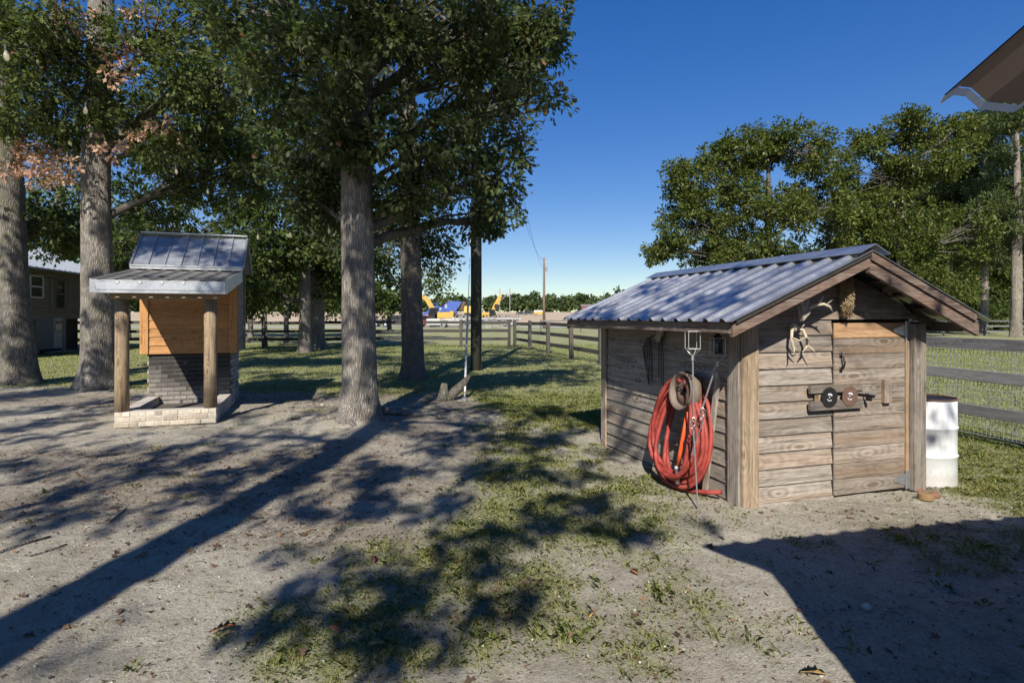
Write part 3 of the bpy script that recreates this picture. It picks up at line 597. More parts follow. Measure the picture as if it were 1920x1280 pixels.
tree('oak_tree', 'oak standing behind the viewer whose trunk throws the long straight shadow over the sand', 'tree',
     (bx[0], bx[1], 0), [(bx[0], bx[1], -.1), (bx[0], bx[1], 1), (bx[0] + .02, bx[1], 5), (bx[0], bx[1], 9), (bx[0], bx[1] - .2, 13)], [.27, .25, .235, .2, .06],
     [((bx[0] - 2, bx[1] - 1, 9.5), (1.8, 1.8, 1.2)), ((bx[0] + 1.5, bx[1] - 1.5, 10.5), (2.0, 1.8, 1.4)), ((bx[0], bx[1] + .5, 11.5), (2.2, 2, 1.4))], [12, 12, 12],
     .5, 200, .15, T_MID, M['oak_left'], M['bark_a'], None, 6.3, seed=30, extra=None)
# the low limbs over the yard belong to a second oak further back
b3 = (-2.2, -9.5)
tree('oak_tree', 'wide oak further behind the viewer dappling the sand and the shed with shade', 'tree',
     (b3[0], b3[1], 0), [(b3[0], b3[1], -.1), (b3[0], b3[1], 1), (b3[0], b3[1], 4), (b3[0], b3[1] - .1, 8)], [.25, .23, .2, .08],
     [((b3[0], b3[1], 8.5), (1.5, 1.5, .8))], [6], .5, 200, .15, T_MID, M['oak_left'], M['bark_a'], None, 4.5, seed=31, extra=ex)

# ------------------------------------------------------------------ tool shed
SW, SD = 2.06, 2.63; SROT = math.atan2(.30, .954)
shed = thing('tool_shed', 'low weathered plank shed with corrugated metal gable roof and tools hung on it', 'shed', (2.0, 5.02, -.02), SROT)
def L2W(x, y, z): q = Matrix.Rotation(SROT, 3, 'Z') @ Vector((x, y, z)); return Vector((2.0 + q.x, 5.02 + q.y, -.02 + q.z))
RX, RZ = 1.0, 2.235                          # ridge
EL, ER, EZ = -.43, 2.42, 1.635               # eaves
def roof_z(x): return RZ - (RZ - EZ) * ((RX - x) / (RX - EL) if x < RX else (x - RX) / (ER - RX))
core = MB(); core.box((SW / 2, SD / 2 + .02, .80), (SW - .16, SD - .16, 1.56)); core.ext([(.09, .07, 1.57), (SW - .09, .07, 1.57), (SW - .09, .07, roof_z(SW) - .12), (RX, .07, RZ - .14), (.09, .07, roof_z(.09) - .12)], (0, SD - .1, 0))
core.build('frame_core', M['dark_wood'], shed)
PH = .1475
def lap_mesh(L, axis, h=PH, drop=0):
    # lapped board: thick lower edge, thin upper edge; length along x (front) or y (side)
    b = MB(); y0, yb, yt = .0, -.026, -.008
    prof = [(y0, -h / 2 - .002), (yb + .004, -h / 2 + .004), (yb, -h / 2 + .010), (yt, h / 2 + .004), (y0, h / 2 + .004)]
    if axis == 'x': b.ext([(-L / 2, p, q) for p, q in prof], (L, 0, 0))
    else: b.ext([(p, -L / 2, q) for p, q in prof], (0, L, 0))
    return b
DX0, DX1 = .985, 1.855                       # door
lm_ = lap_mesh(DX0 - .145, 'x').mesh('plank', M['plank_x'])
for k in range(11):
    link('plank', lm_, shed, (.14 + (DX0 - .145) / 2, 0, .02 + PH / 2 + k * PH), (RNG.normal() * .003, RNG.normal() * .003, 0))
for k in range(11, 15):                       # gable boards, cut to the rake
    z0 = .02 + k * PH; z1 = min(z0 + PH, RZ - .10)
    xs = []
    for z in (z0, z1 - .01):
        zz = z + .10; xs.append((RX - (RX - EL) * (RZ - zz) / (RZ - EZ), RX + (ER - RX) * (RZ - zz) / (RZ - EZ)))
    a0, a1 = max(.02, xs[0][0]), min(SW - .02, xs[0][1]); c0, c1 = max(.02, xs[1][0]), min(SW - .02, xs[1][1])
    if a1 - a0 < .1: continue
    b = MB(); yb, yt = -.026, -.008
    vs = [(a0, yb, z0), (a1, yb, z0), (c1, yt, z1 + .004), (c0, yt, z1 + .004), (a0, .03, z0), (a1, .03, z0), (c1, .03, z1 + .004), (c0, .03, z1 + .004)]
    b.add(vs, [(0, 1, 2, 3), (5, 4, 7, 6), (0, 4, 5, 1), (3, 2, 6, 7), (0, 3, 7, 4), (1, 5, 6, 2)])
    b.build('plank', M['door_x'] if k < 13 else M['rafter_x'], shed)
lm_ = lap_mesh(SD - .18, 'y').mesh('plank', M['plank_y'])
for k in range(11): link('plank', lm_, shed, (0, .09 + (SD - .18) / 2, .02 + PH / 2 + k * PH), (RNG.normal() * .002, RNG.normal() * .003, 0))
lr = lap_mesh(SD - .18, 'y').mesh('plank', M['plank_y'])
for k in range(11): link('plank', lr, shed, (SW, .09 + (SD - .18) / 2, .02 + PH / 2 + k * PH), (0, 0, math.pi))
lb_ = lap_mesh(SW - .05, 'x').mesh('plank', M['plank_x'])
for k in range(12): link('plank', lb_, shed, (SW / 2, SD, .02 + PH / 2 + k * PH), (0, 0, math.pi))
def bx1(name, c, d, m, p=shed, bev=.004, rot=None, label=None):
    b = MB(); b.box(c, d, rot, bev); o = b.build(name, m, p)
    if label: o['label'] = label
    return o
bx1('corner_post', (.0535, -.042, .80), (.169, .03, 1.62), M['orange_z'], label='front corner board, bare orange wood high up')
bx1('corner_post', (-.042, .045, .79), (.028, .145, 1.6), M['post_z'])
bx1('corner_post', (-.04, SD - .06, .78), (.028, .12, 1.58), M['post_z'])
bx1('corner_post', (1.98, -.06, .80), (.15, .075, 1.60), M['post_z'], label='grey door post, shaded at the top')
bx1('door_trim', (1.882, -.028, .80), (.04, .03, 1.58), M['orange_z'])
bx1('sill_board', (.56, -.018, .0), (.86, .03, .05), M['plank_x'])
# door
door = MB(); door.box(((DX0 + DX1) / 2, -.004, .815), (DX1 - DX0 - .02, .02, 1.56)); door = door.build('door', M['dark_wood'], shed)
dh = 1.585 / 11
for k in range(11):
    b = MB(); b.box((0, 0, 0), (DX1 - DX0 - .008 - .004 * RNG.random(), .022, dh - .004), None, .003)
    o = b.build('plank', M['fresh_x'] if k == 10 else M['door_x'], door, loc=((DX0 + DX1) / 2, -.027 - .003 * RNG.random(), .025 + dh * (k + .5)))
h = MB(); h.tube([(1.06, -.04, 1.19), (1.06, -.07, 1.195), (1.062, -.085, 1.245), (1.06, -.07, 1.30), (1.06, -.04, 1.305)], .009, 8); h.box((1.06, -.042, 1.18), (.028, .008, .05)); h.box((1.06, -.042, 1.315), (.028, .008, .05))
h.build('handle', M['black_iron'], door, True)
for z in (1.535, .105):
    h = MB(); h.ext([(1.845, -.041, z + .055), (1.845, -.041, z - .055), (1.70, -.041, z - .012), (1.70, -.041, z + .012)], (0, -.005, 0)); h.box((1.878, -.047, z), (.045, .006, .17)); h.tube([(1.852, -.05, z - .09), (1.852, -.05, z + .09)], .007, 8)
    for q in (1.725, 1.78, 1.82): h.lathe([(.0, .004), (.006, .004), (.007, 0)], 8, (q, -.046, z), Matrix.Rotation(R(90), 3, 'X'))
    h.build('hinge', M['galv'], door)
# latch of old boards with two saw blades
lt = bx1('latch_board', (.975, -.068, 1.015), (.60, .035, .075), M['latch_x'])
bx1('latch_board', (.975, -.068, .865), (.60, .035, .085), M['latch_x'])
bx1('latch_board', (.79, -.058, .94), (.09, .016, .07), M['orange_z'])
bx1('latch_board', (1.13, -.058, .94), (.12, .016, .07), M['latch_x'])
bx1('latch_bar', (1.33, -.066, .962), (.26, .02, .034), M['latch_x'], rot=Matrix.Rotation(R(8), 3, 'Y'))
b = MB(); b.box((1.33, -.10, .905), (.022, .05, .03)); b.tube([(1.31, -.085, .95), (1.31, -.12, .95)], .008, 8); b.build('latch_bolt', M['black_iron'], shed)
bx1('stop_block', (1.592, -.06, .965), (.082, .045, .225), M['post_z'])
for q, mm, lab in ((.878, 'black_iron', 'dark round saw blade screwed to the latch boards near the door edge'), (1.115, 'rust', 'rusty brown round saw blade on the latch boards over the door')):
    t = thing('saw_blade', lab, 'saw blade', tuple(L2W(q, -.09, .94)), SROT, 'saw blades on the shed latch')
    vs = [(0, 0)]; n = 24; pr = []
    for k in range(n):
        a = 2 * math.pi * k / n; pr.append((.096 * math.cos(a), .096 * math.sin(a))); a2 = a + .19; pr.append((.086 * math.cos(a2), .086 * math.sin(a2)))
    b = MB(); b.ext([(x, 0, z) for x, z in pr], (0, -.003, 0)); b.build('disc', M[mm], t)
    b = MB()
    for k in range(2): # worn pale print round the arbor
        for j in range(7):
            a0 = k * math.pi + .5 + j * .26; a1 = a0 + .2; r0, r1 = .022 + .004 * k, .036 - .006 * k * (j % 2)
            b.add([(r * math.cos(a), -.0042, r * math.sin(a)) for r, a in ((r0, a0), (r1, a0), (r1, a1), (r0, a1))], [(0, 1, 2, 3)])
    b.build('worn_print', M['white_paint'], t)
    b = MB(); b.lathe([(.0, .004), (.008, .004), (.011, .001), (.011, 0)], 10, (0, -.004, 0), Matrix.Rotation(R(90), 3, 'X')); b.build('bolt', M['steel'], t)
# roof: eight ribbed sheets, ridge cap
def roof_panel(y0, y1, side):
    xe = EL if side < 0 else ER; n = 4; sp = (y1 - y0) / n; pr = []
    for k in range(n):
        c = y0 + sp * (k + .5)
        pr += [(c - sp * .5, 0), (c - .040, 0), (c - .016, .028), (c + .016, .028), (c + .040, 0)]
    pr.append((y1, 0)); b = MB(); m = len(pr)
    dx, dz = RX - xe, RZ - EZ; Ln = math.hypot(dx, dz); nz = Vector((-dz / Ln * (1 if dx > 0 else -1) * 1, 0, abs(dx) / Ln))
    if dx < 0: nz = Vector((dz / Ln, 0, abs(dx) / Ln))
    rows = []
    for t_ in (-.012, .33, .66, 1.0):
        base = Vector((xe + dx * t_, 0, EZ + dz * t_))
        for off in (0, -.004):
            rows.append([base + Vector((0, y, 0)) + nz * (h_ + off) for y, h_ in pr])
    vs = [p for r_ in rows for p in r_]; fs = []
    for i in range(3):
        for j in range(m - 1):
            a = (i * 2) * m + j; c = (i * 2 + 2) * m + j; q = (a, a + 1, c + 1, c) if side > 0 else (a, c, c + 1, a + 1); fs.append(q)
            a = (i * 2 + 1) * m + j; c = (i * 2 + 3) * m + j; q = (a, c, c + 1, a + 1) if side > 0 else (a, a + 1, c + 1, c); fs.append(q)
    for j in range(m - 1): fs.append((j, j + 1, m + j + 1, m + j))
    for e in (0, m - 1):
        for i in range(3): fs.append((i * 2 * m + e, (i * 2 + 1) * m + e, (i * 2 + 3) * m + e, (i * 2 + 2) * m + e))
    b.add(vs, fs); return b
ry0, ry1 = -.43, 3.0; rs = (ry1 - ry0) / 4
for side in (-1, 1):
    for k in range(4):
        roof_panel(ry0 + k * rs, ry0 + (k + 1) * rs - .002, side).build('roof_panel', M['roof'], shed)
b = MB(); c = .17; s1 = (RZ - EZ) / (RX - EL); s2 = (RZ - EZ) / (ER - RX); up = .042
b.ext([(RX - c, ry0 - .02, RZ - c * s1 + up), (RX, ry0 - .02, RZ + up + .012), (RX + c, ry0 - .02, RZ - c * s2 + up), (RX + c, ry0 - .02, RZ - c * s2 + up - .004), (RX, ry0 - .02, RZ + up + .006), (RX - c, ry0 - .02, RZ - c * s1 + up - .004)], (0, ry1 - ry0 + .04, 0))
b.build('ridge_cap', M['roof'], shed)
def rake(x0, x1, yc, th, top, hgt, m, name):
    z0, z1 = roof_z(x0), roof_z(x1); b = MB()
    b.ext([(x0, yc - th / 2, z0 - top - hgt), (x1, yc - th / 2, z1 - top - hgt), (x1, yc - th / 2, z1 - top), (x0, yc - th / 2, z0 - top)], (0, th, 0)); return b.build(name, m, shed)
for yy in (-.375, 2.92):
    rake(EL + .03, RX - .001, yy, .036, .045, .095, M['rafter_x'], 'rake_board'); rake(RX + .001, ER - .10, yy, .036, .075, .115, M['rafter_x'], 'rake_board')
    rake(EL + .05, RX - .001, yy - .03, .02, .006, .037, M['dark_wood'], 'drip_or_shadow_board')  # dark strip painted in for the shadow gap above the left rake board
    rake(RX + .001, ER - .16, yy - .028, .022, .006, .075, M['rafter_x'], 'drip_or_shadow_board')
for yy in (.55, 1.25, 1.95, 2.55, .06):
    rake(EL + .05, .0, yy, .036, .03, .085, M['rafter_x'], 'rafter'); rake(SW, ER - .06, yy, .036, .03, .085, M['rafter_x'], 'rafter')
b = MB(); b.box((EL + .035, 1.27, EZ - .058), (.034, 3.26, .09), None, .004); b.build('fascia', M['rafter_y'], shed)
b = MB(); b.box((ER - .06, 1.27, EZ - .068), (.034, 3.2, .09), None, .004); b.build('fascia', M['rafter_y'], shed)
for xx in (RX - .5, RX + .6): bx1('lookout', (xx, -.185, roof_z(xx) - .06), (.04, .32, .06), M['rafter_y'])
for i in range(4):   # purlins carry the sheets
    for sx in (-1, 1):
        xx = RX + sx * (.22 + .3 * i) * (1 if sx < 0 else 1); b = MB(); b.box((xx, 1.27, roof_z(xx) - .022), (.07, 3.2, .018)); b.build('purlin', M['rafter_y'], shed)

# things hung on the side wall -------------------------------------------------
t = thing('hose_coil', 'big coil of faded red hose hanging on the shed side wall', 'hose', tuple(L2W(-.12, .63, 0)), SROT)
pts = []; n = 8
for k in range(n * 26):
    a = 2 * math.pi * k / 26; j = k / 26; q = math.sin(j * 1.15 + .7) * .5 + .5; q2 = math.sin(j * 1.9) * .5 + .5
    W_ = .26 + .125 * q; low = .045 + .13 * q2; top = 1.13 - .075 * q; zc = (top + low) / 2; H = (top - low) / 2
    s_ = math.sin(a); cz = math.cos(a); ww = W_ * (1 - .28 * cz) * (abs(s_) ** .85 * (1 if s_ > 0 else -1))
    pts.append((-.05 - .09 * q2 + .07 * cz - .05 * math.sin(a + j), ww - .02 + .015 * math.sin(j * 1.3), zc + H * cz))
b = MB(); b.tube(pts, .0215, 9); b.build('coil', M['hose'], t, True)
b = MB(); b.tube([(-.16, .16, .06), (-.13, .0, .03), (-.08, -.18, .035), (-.01, -.36, .07), (.03, -.47, .10)], .021, 8); b.build('hose_end', M['hose'], t, True)
b = MB(); b.tube([(-.13, -.20, .78), (-.17, -.2, .6), (-.19, -.17, .4), (-.19, -.13, .27)], .019, 8); o = b.build('hose_tail', M['hose_orange'], t, True); o['label'] = 'brighter orange-red hose end'
b = MB(); b.lathe([(.0, .0), (.021, 0), (.021, .05), (.014, .06), (.014, .13), (.02, .14), (.02, .17), (0, .17)], 12, (-.19, -.13, .10), Matrix.Rotation(R(-6), 3, 'Y')); b.tube([(-.2, -.12, .14), (-.24, -.2, .2)], .007, 6); b.build('nozzle', M['galv'], t, True)
b = MB(); b.tube([(.08, 0, 1.10), (-.02, 0, 1.08), (-.12, 0, 1.06), (-.14, 0, 1.09)], .012, 6); b.build('hanger', M['black_iron'], t)
t = thing('wheel_rim', 'rusty round steel wheel rim hung in front of the red hose coil', 'wheel rim', tuple(L2W(-.25, .50, .965)), SROT)
t.scale = (.84,) * 3
Mx = Matrix.Rotation(R(-82), 3, 'Y')
b = MB(); b.lathe([(.20, -.09), (.215, -.085), (.205, -.03), (.195, 0), (.203, .03), (.215, .045), (.205, .05), (.185, .032), (.165, -.02), (.15, -.025), (.185, -.09)], 30, (0, 0, 0), Mx)
b.build('rim', flat('faded_rim', (.17, .13, .105), .7, .2, .4, 16, .2), t, True)
b = MB(); b.lathe([(.165, -.022), (.14, -.01), (.10, .012), (.06, .0), (.05, -.02), (.0, -.022)], 24, (0, 0, 0), Mx)
b.build('dish', M['rust'], t, True)
b = MB()
for k in range(5):
    a = 2 * math.pi * k / 5 + .4; p = Mx @ Vector((.035 * math.cos(a), .035 * math.sin(a), -.012)); b.ball(tuple(p), .011, 6, 4)
b.lathe([(0, .02), (.022, .02), (.022, -.02)], 12, (0, 0, 0), Mx)
b.build('hub', M['black_iron'], t)
def cage_rod(lab, top, mid, bot, tw, jar=False):
    t = thing('hanging_rod', lab, 'rod tool', tuple(top), 0, 'steel rods hanging from the shed eave')
    o = Vector(top); b = MB(); mid = Vector(mid) - o; bot = Vector(bot) - o
    b.tube([(0, 0, -.22), tuple(mid)], .008, 6); b.build('rod', M['steel'], t)
    b = MB(); w_ = .05; zt, zb = .0, -.17
    for sx, sy in ((-1, -1), (1, -1), (1, 1), (-1, 1)):
        b.tube([(sx * w_, sy * w_, zt - .02), (sx * w_, sy * w_, zb), (0, 0, zb - .07)], .0042, 5)
    for z_ in (zt - .02, zb):
        b.tube([(-w_, -w_, z_), (w_, -w_, z_), (w_, w_, z_), (-w_, w_, z_), (-w_, -w_, z_)], .0042, 5)
    b.tube([(0, 0, zb - .05), (0, 0, zb - .10)], .014, 8); b.build('cage', M['steel'], t)
    b = MB()
    for k in range(4):
        pt = []
        for j in range(9):
            q = j / 8; a = k * math.pi / 2 + q * 4; rr = .032 * math.sin(math.pi * q); pt.append((mid.x + rr * math.cos(a), mid.y + rr * math.sin(a), mid.z + .0 - q * .12))
        b.tube(pt, .004, 5)
    b.build('basket_handle', M['steel'], t)
    b = MB(); b.tube([(mid.x, mid.y, mid.z - .12), (mid.x, mid.y + .0, mid.z - .16)], .01, 6); b.tube([(mid.x, mid.y, mid.z - .13), tuple(bot)], .007, 6); b.build('lower_rod', M['steel'], t)
    if jar:
        b = MB(); b.lathe([(0, -.16), (.036, -.16), (.042, -.13), (.042, -.03), (.03, .0), (.014, .02), (.014, .045), (.0, .045)], 14); b.build('jar', flat('dark_glass', (.012, .013, .02), .12, 0, .2), t, True)
    return t
cage_rod('steel rod with empty square wire cage hanging from the eave before the hose', L2W(-.425, .10, 1.56), L2W(-.41, .11, .80), L2W(-.40, .06, .01), 0)
cage_rod('slanted steel rod with a dark jar in its wire cage near the shed corner', L2W(-.17, .10, 1.50), L2W(-.28, .16, .87), L2W(-.33, .26, .42), 0, True)
t = thing('hook_chain', 'thin black chain with wire hook hanging inside the hose loop', 'chain', tuple(L2W(-.06, .63, .80)), SROT)
b = MB(); b.tube([(0, 0, 0), (-.01, .0, -.42)], .005, 5)
for k in range(2): b.tube([(0, 0, -.42), (-.02, .05 - .06 * k, -.52), (-.03, .03 - .05 * k, -.60), (-.03, -.03 - .03 * k, -.57), (0, -.02, -.46)], .005, 5)
b.build('chain', M['black_iron'], t)
t = thing('cable_bundle', 'bundle of dark cut cables hung from a nail high on the shed side wall', 'cable bundle', tuple(L2W(-.05, 1.28, 1.42)), SROT)
b = MB(); b.box((-.02, -.08, .06), (.03, .10, .16), Matrix.Rotation(R(28), 3, 'X'), .004); b.build('hanger_block', M['plank_y'], t)
b = MB()
for k in range(10):
    q = k / 9; w_ = .05 + .20 * q; dz = .30 + .16 * RNG.random(); sgn = 1
    b.tube([(-.03, -.04, .06), (-.04 - .03 * RNG.random(), w_ * .5, .03 - .03 * q), (-.04, w_ * .95, -.07 - .03 * q), (-.03, w_ * (1.0 - .25 * q) + RNG.normal() * .01, -.07 - dz * .6), (-.03, w_ * (.9 - .4 * q) + RNG.normal() * .015, -.10 - dz)], .004, 5)
for k in range(4): b.tube([(-.02, -.06 - .02 * k, .05), (-.03, -.08 - .03 * k, -.15), (-.03, -.07 - .035 * k, -.4 - .03 * k)], .005, 5)
b.build('cable', M['dark_wire'], t, kind='stuff')
t = thing('leaning_board', 'narrow weathered board leaning against the shed corner beside the hose', 'board', tuple(L2W(-.07, .24, .02)), SROT)
b = MB(); b.ext([(-.05, .10, 0), (-.05, .16, 0), (-.02, .0, 1.14), (-.02, -.03, 1.15), (-.02, -.055, 1.12)], (.02, 0, 0)); b.build('board', M['post_z'], t)
t = thing('pull_knob', 'small round grey knob on the shed side wall beside the dark jar', 'knob', tuple(L2W(-.055, .17, 1.33)), SROT)
b = MB(); b.lathe([(0, .03), (.018, .03), (.024, .02), (.02, .008), (.01, 0)], 12, (0, 0, 0), Matrix.Rotation(R(-90), 3, 'Y')); b.build('knob', M['steel'], t, True)
# antlers and pelt on the gable
M['antler'] = flat('antler', (.40, .34, .26), .6, 0, .35, 14)
t = thing('antler', 'single antler on a grey wedge block up under the left rake of the shed', 'antler', tuple(L2W(.50, -.20, 1.70)), SROT, 'antlers on the shed front')
b = MB(); b.ext([(-.05, .0, .09), (.05, 0, .12), (.055, 0, .0), (-.02, 0, -.07)], (0, .05, 0)); b.build('block', M['post_z'], t)
b = MB(); b.tube([(.04, .0, .04), (.09, -.03, .07), (.15, -.05, .075), (.20, -.06, .055), (.235, -.06, .01)], [.016, .014, .013, .012, .004], 7); b.tube([(.10, -.03, .07), (.12, -.06, .12), (.13, -.07, .15)], [.01, .007, .002], 6); b.tube([(.17, -.055, .07), (.2, -.09, .11)], [.009, .002], 6); b.build('horn', M['antler'], t, True)
t = thing('antler', 'curled pair of pale antlers hanging low on the shed planks left of the door', 'antler', tuple(L2W(.51, -.07, 1.47)), SROT, 'antlers on the shed front')
for s_ in (-1, 1):
    b = MB(); pp = [(s_ * .01, 0, .10), (s_ * .06, -.03, .08), (s_ * .085, -.05, .0), (s_ * .07, -.06, -.07), (s_ * .015, -.07, -.115)]
    b.tube(pp, [.017, .015, .013, .011, .004], 7)
    b.tube([(s_ * .084, -.05, .01), (s_ * .05, -.11, -.01), (s_ * .01, -.13, .02)], [.011, .008, .002], 6); b.tube([(s_ * .078, -.055, -.05), (s_ * .10, -.1, -.09), (s_ * .12, -.11, -.12)], [.01, .007, .002], 6); b.tube([(s_ * .04, -.02, .09), (s_ * .05, -.06, .13)], [.01, .002], 6)
    b.build('horn', M['antler'], t, True)
b = MB(); b.ball((0, .01, .10), (.045, .03, .04), 8, 5); b.tube([(0, 0, .12), (0, .0, .30)], .003, 4); b.build('skull_plate', M['antler'], t, True)
t = thing('fur_tail', 'tan furry animal tail hung under the shed roof peak', 'fur tail', tuple(L2W(1.07, -.10, 2.0)), SROT)
b = MB(); b.lathe([(.0, -.32), (.010, -.30), (.028, -.20), (.040, -.10), (.036, .0), (.02, .08), (.0, .1)], 10); b.build('tail', flat('hide', (.16, .115, .07), .9), t, True)
k = 1500; a = RNG.random(k) * 6.283; z = -.30 + .38 * RNG.random(k); r_ = np.interp(z, [-.32, -.2, -.1, .08], [.01, .03, .041, .02])
C = np.stack([r_ * np.cos(a), r_ * np.sin(a), z], 1); D = np.stack([np.cos(a) * .5, np.sin(a) * .5, -np.ones(k)], 1)
link('fur', leaf_mesh('fur', C, D, .04 + .02 * RNG.random(k), T_NEEDLE * np.array([.8, 1, 1]), leafmat('fur', [(0, (.10, .065, .035)), (.5, (.27, .2, .11)), (1, (.42, .34, .22))], .1, .7), np.clip(.15 + .5 * sst(-.3, -.15, z) - .25 * sst(-.08, .0, z) + RNG.normal(0, .15, k), 0, 1)), t, kind='stuff')

# barrel, log slice, rubble beside the shed
t = thing('steel_barrel', 'white painted steel barrel with dark open rim standing right of the shed', 'barrel', tuple(L2W(2.40, .20, -.02)), .3)
b = MB(); pr = [(0, 0), (.275, 0), (.285, .012), (.285, .285)]
def ring(z): return [(.285, z - .02), (.291, z - .012), (.297, z), (.291, z + .012), (.285, z + .02)]
pr = [(0, .015), (.27, .015), (.278, 0), (.288, .006), (.285, .025)] + ring(.30) + ring(.58) + [(.285, .85), (.278, .855), (.276, .80), (.276, .1), (0, .1)]
b.lathe(pr, 48)
def barrelmat():
    t_ = NT('barrel_paint'); n = t_.noise(t_.coord((1, 1, .6)), 3.2, 7, .7); n2 = t_.noise(t_.coord(), 18, 5, .7)
    c_ = t_.ramp(n, [(.3, (.46, .47, .475)), (.6, (.61, .62, .63))]); rr = t_.ramp(n2, [(.70, (0, 0, 0)), (.76, (1, 1, 1))])
    c_ = t_.mix(t_.math('MULTIPLY', rr, .6), c_, (.2, .11, .06))
    z_ = t_.n('SeparateXYZ', {0: t_.n('TexCoord').outputs['Object']}).outputs[2]
    spl = t_.ramp(t_.math('ADD', z_, t_.math('MULTIPLY', t_.noise(t_.coord((1, 1, .5)), 14, 6, .7), -.2)), [(-.0, (1, 1, 1)), (.06, (0, 0, 0))])
    c_ = t_.mix(t_.math('MULTIPLY', spl, .35), c_, (.25, .20, .15))
    drip = t_.ramp(t_.noise(t_.coord((22, 22, 1.2)), 1.0, 4, .6), [(.60, (0, 0, 0)), (.72, (1, 1, 1))]); c_ = t_.mix(t_.math('MULTIPLY', drip, .35), c_, (.24, .17, .11))
    t_.bs(Base_Color=c_, Roughness=.5); return t_.m
b.build('body', barrelmat(), t, True)
b = MB(); b.lathe([(0, .842), (.26, .842), (.279, .862), (.279, .85), (0, .835)], 32); b.build('dark_disc', M['black_iron'], t)  # dark disc fills the open barrel mouth in place of its inside
b = MB(); b.tube([(.287 * math.cos(a), .287 * math.sin(a), .862) for a in np.linspace(0, 2 * math.pi, 41)], .009, 6, False); b.build('rim', M['rust'], t, True)
b = MB(); A0 = -.62
def curved(z0, z1, a0, a1, r=.2868):
    n = 6; vs = [(r * math.cos(a0 + (a1 - a0) * i / n), r * math.sin(a0 + (a1 - a0) * i / n), z) for z in (z0, z1) for i in range(n + 1)]
    b.add(vs, [(i, i + 1, n + 2 + i, n + 1 + i) for i in range(n)])
curved(.34, .55, A0, A0 + .12); b.build('green_sticker', flat('green_label', (.16, .36, .26), .5, 0, .1), t)
b = MB(); g = random.Random(3)
for k in range(7):
    z = .24 - k * .025
    for q in range(2): curved(z, z + g.choice((.012, .016)), A0 + q * .035, A0 + q * .035 + g.choice((.012, .02, .028)), .2866)
b.build('printed_marks', M['dark_wire'], t)
t = thing('log_slice', 'short round orange-brown log slice on the ground by the barrel', 'log slice', (at(1736, 930, 5.25).x, 5.25, .0))
b = MB(); b.lathe([(0, .04), (.055, .04), (.064, .034), (.068, -.01), (0, -.01)], 20); b.build('slice', flat('sawn_log', (.20, .125, .06), .9, 0, .4, 25, .4), t)
t = thing('wood_bar', 'dark flat bar sticking out behind the shed corner above the barrel', 'bar', tuple(L2W(2.1, .62, 1.0)), SROT)
b = MB(); b.box((.16, 0, 0), (.42, .05, .03), None, .003); b.build('bar', M['dark_wood'], t)

# ------------------------------------------------------------------ brick grill shelter on the left
GO = Vector((-5.87, 8.49, 0)); GR = math.atan2(.327, .945); GW, GD = 1.36, 2.9
grill = thing('grill_shelter', 'brick barbecue pit under a metal lean-to with a cedar boxed chimney', 'shelter', tuple(GO), GR)
BH, BL, BW = .066, .195, .095; CHT = .078
def brick(nm, x, y, z, m, alongx=True, L=BL, soot=None):
    key = (round(L, 3), alongx, m.name)
    if key not in BM:
        b = MB(); b.box((0, 0, 0), (L, BW, BH) if alongx else (BW, L, BH), None, .006); BM[key] = b.mesh('brick', m)
    o = link('brick', BM[key], grill, (x + RNG.normal() * .002, y + RNG.normal() * .003, z), (0, 0, RNG.normal() * .012))
    if soot is not None: o['soot'] = float(soot)
    return o
BM = {}; T_ = .20
cm = MB(); cm.box((GW / 2, T_ / 2, .115), (GW - .014, T_ - .014, .232)); cm.box((T_ / 2, 1.0, .115), (T_ - .014, 1.61, .232)); cm.box((GW - T_ / 2, 1.0, .115), (T_ - .014, 1.61, .232)); cm.build('mortar_bed', M['mortar'], grill)
for c_ in range(3):
    z = BH / 2 + .004 + c_ * CHT
    if c_ == 2:
        n = 13
        for k in range(n): brick('brick', .05 + (GW - .1) * k / (n - 1), T_ / 2, z, M['brick'], False, T_ + .002 * RNG.random())
    else:
        n = 7
        for k in range(n):
            q = (k + .5 * (c_ % 2)) * (GW / 6.5)
            brick('brick', min(max(q, .1), GW - .1), BW / 2, z, M['brick'], True)
    for xx in (BW / 2, GW - BW / 2):
        for k in range(8):
            y = .30 + (k + .5 * (c_ % 2)) * .207
            if y < 1.75: brick('brick', xx if xx < .5 else xx, y, z, M['brick_side'], False)
for xx in (T_ - .05, GW - T_ + .05):     # inner leaf of the side curbs
    for k in range(7): brick('brick', xx, .31 + k * .207, BH / 2 + .004 + 2 * CHT, M['brick_side'], False, .195)
b = MB(); b.box((GW / 2, .98, .05), (GW - .42, 1.5, .1)); b.build('ash_bed', M['ash'], grill)
b = MB(); b.box((GW / 2, 2.335, .52), (GW - .07, 1.098, 1.04)); b.build('chimney_core', M['soot_mortar'], grill)
for c_ in range(13):
    z = BH / 2 + .004 + c_ * CHT; off = .5 * (c_ % 2)
    for k in range(7):
        x = .03 + BL / 2 + (k - off) * .2; 
        if x < .1 or x > GW - .1: x = min(max(x, .13), GW - .13)
        sx = (x / GW - .5); so = 1.5 * math.exp(-((sx - .04) / .42) ** 2) * float(sst(.18, .62, z)) + .5 * float(sst(.55, .9, z)) + .06 * RNG.random()
        brick('brick', x, 1.80 + BW / 2 - .02, z, M['brick_soot'], True, BL, min(1, so))
    for k in range(5):
        y = 1.9 + (k + off) * .205
        if y < 2.85: brick('brick', GW - BW / 2 + .02 - .02, y + .02, z, M['brick_side'], False)
b = MB()
for c_ in range(13):
    for k in range(5): b.box((BW / 2, 1.92 + (k + .5 * (c_ % 2)) * .2, BH / 2 + .004 + c_ * CHT), (BW, .195, BH))
    for k in range(6): b.box((.15 + k * .21, 2.87, BH / 2 + .004 + c_ * CHT), (.2, BW, BH))
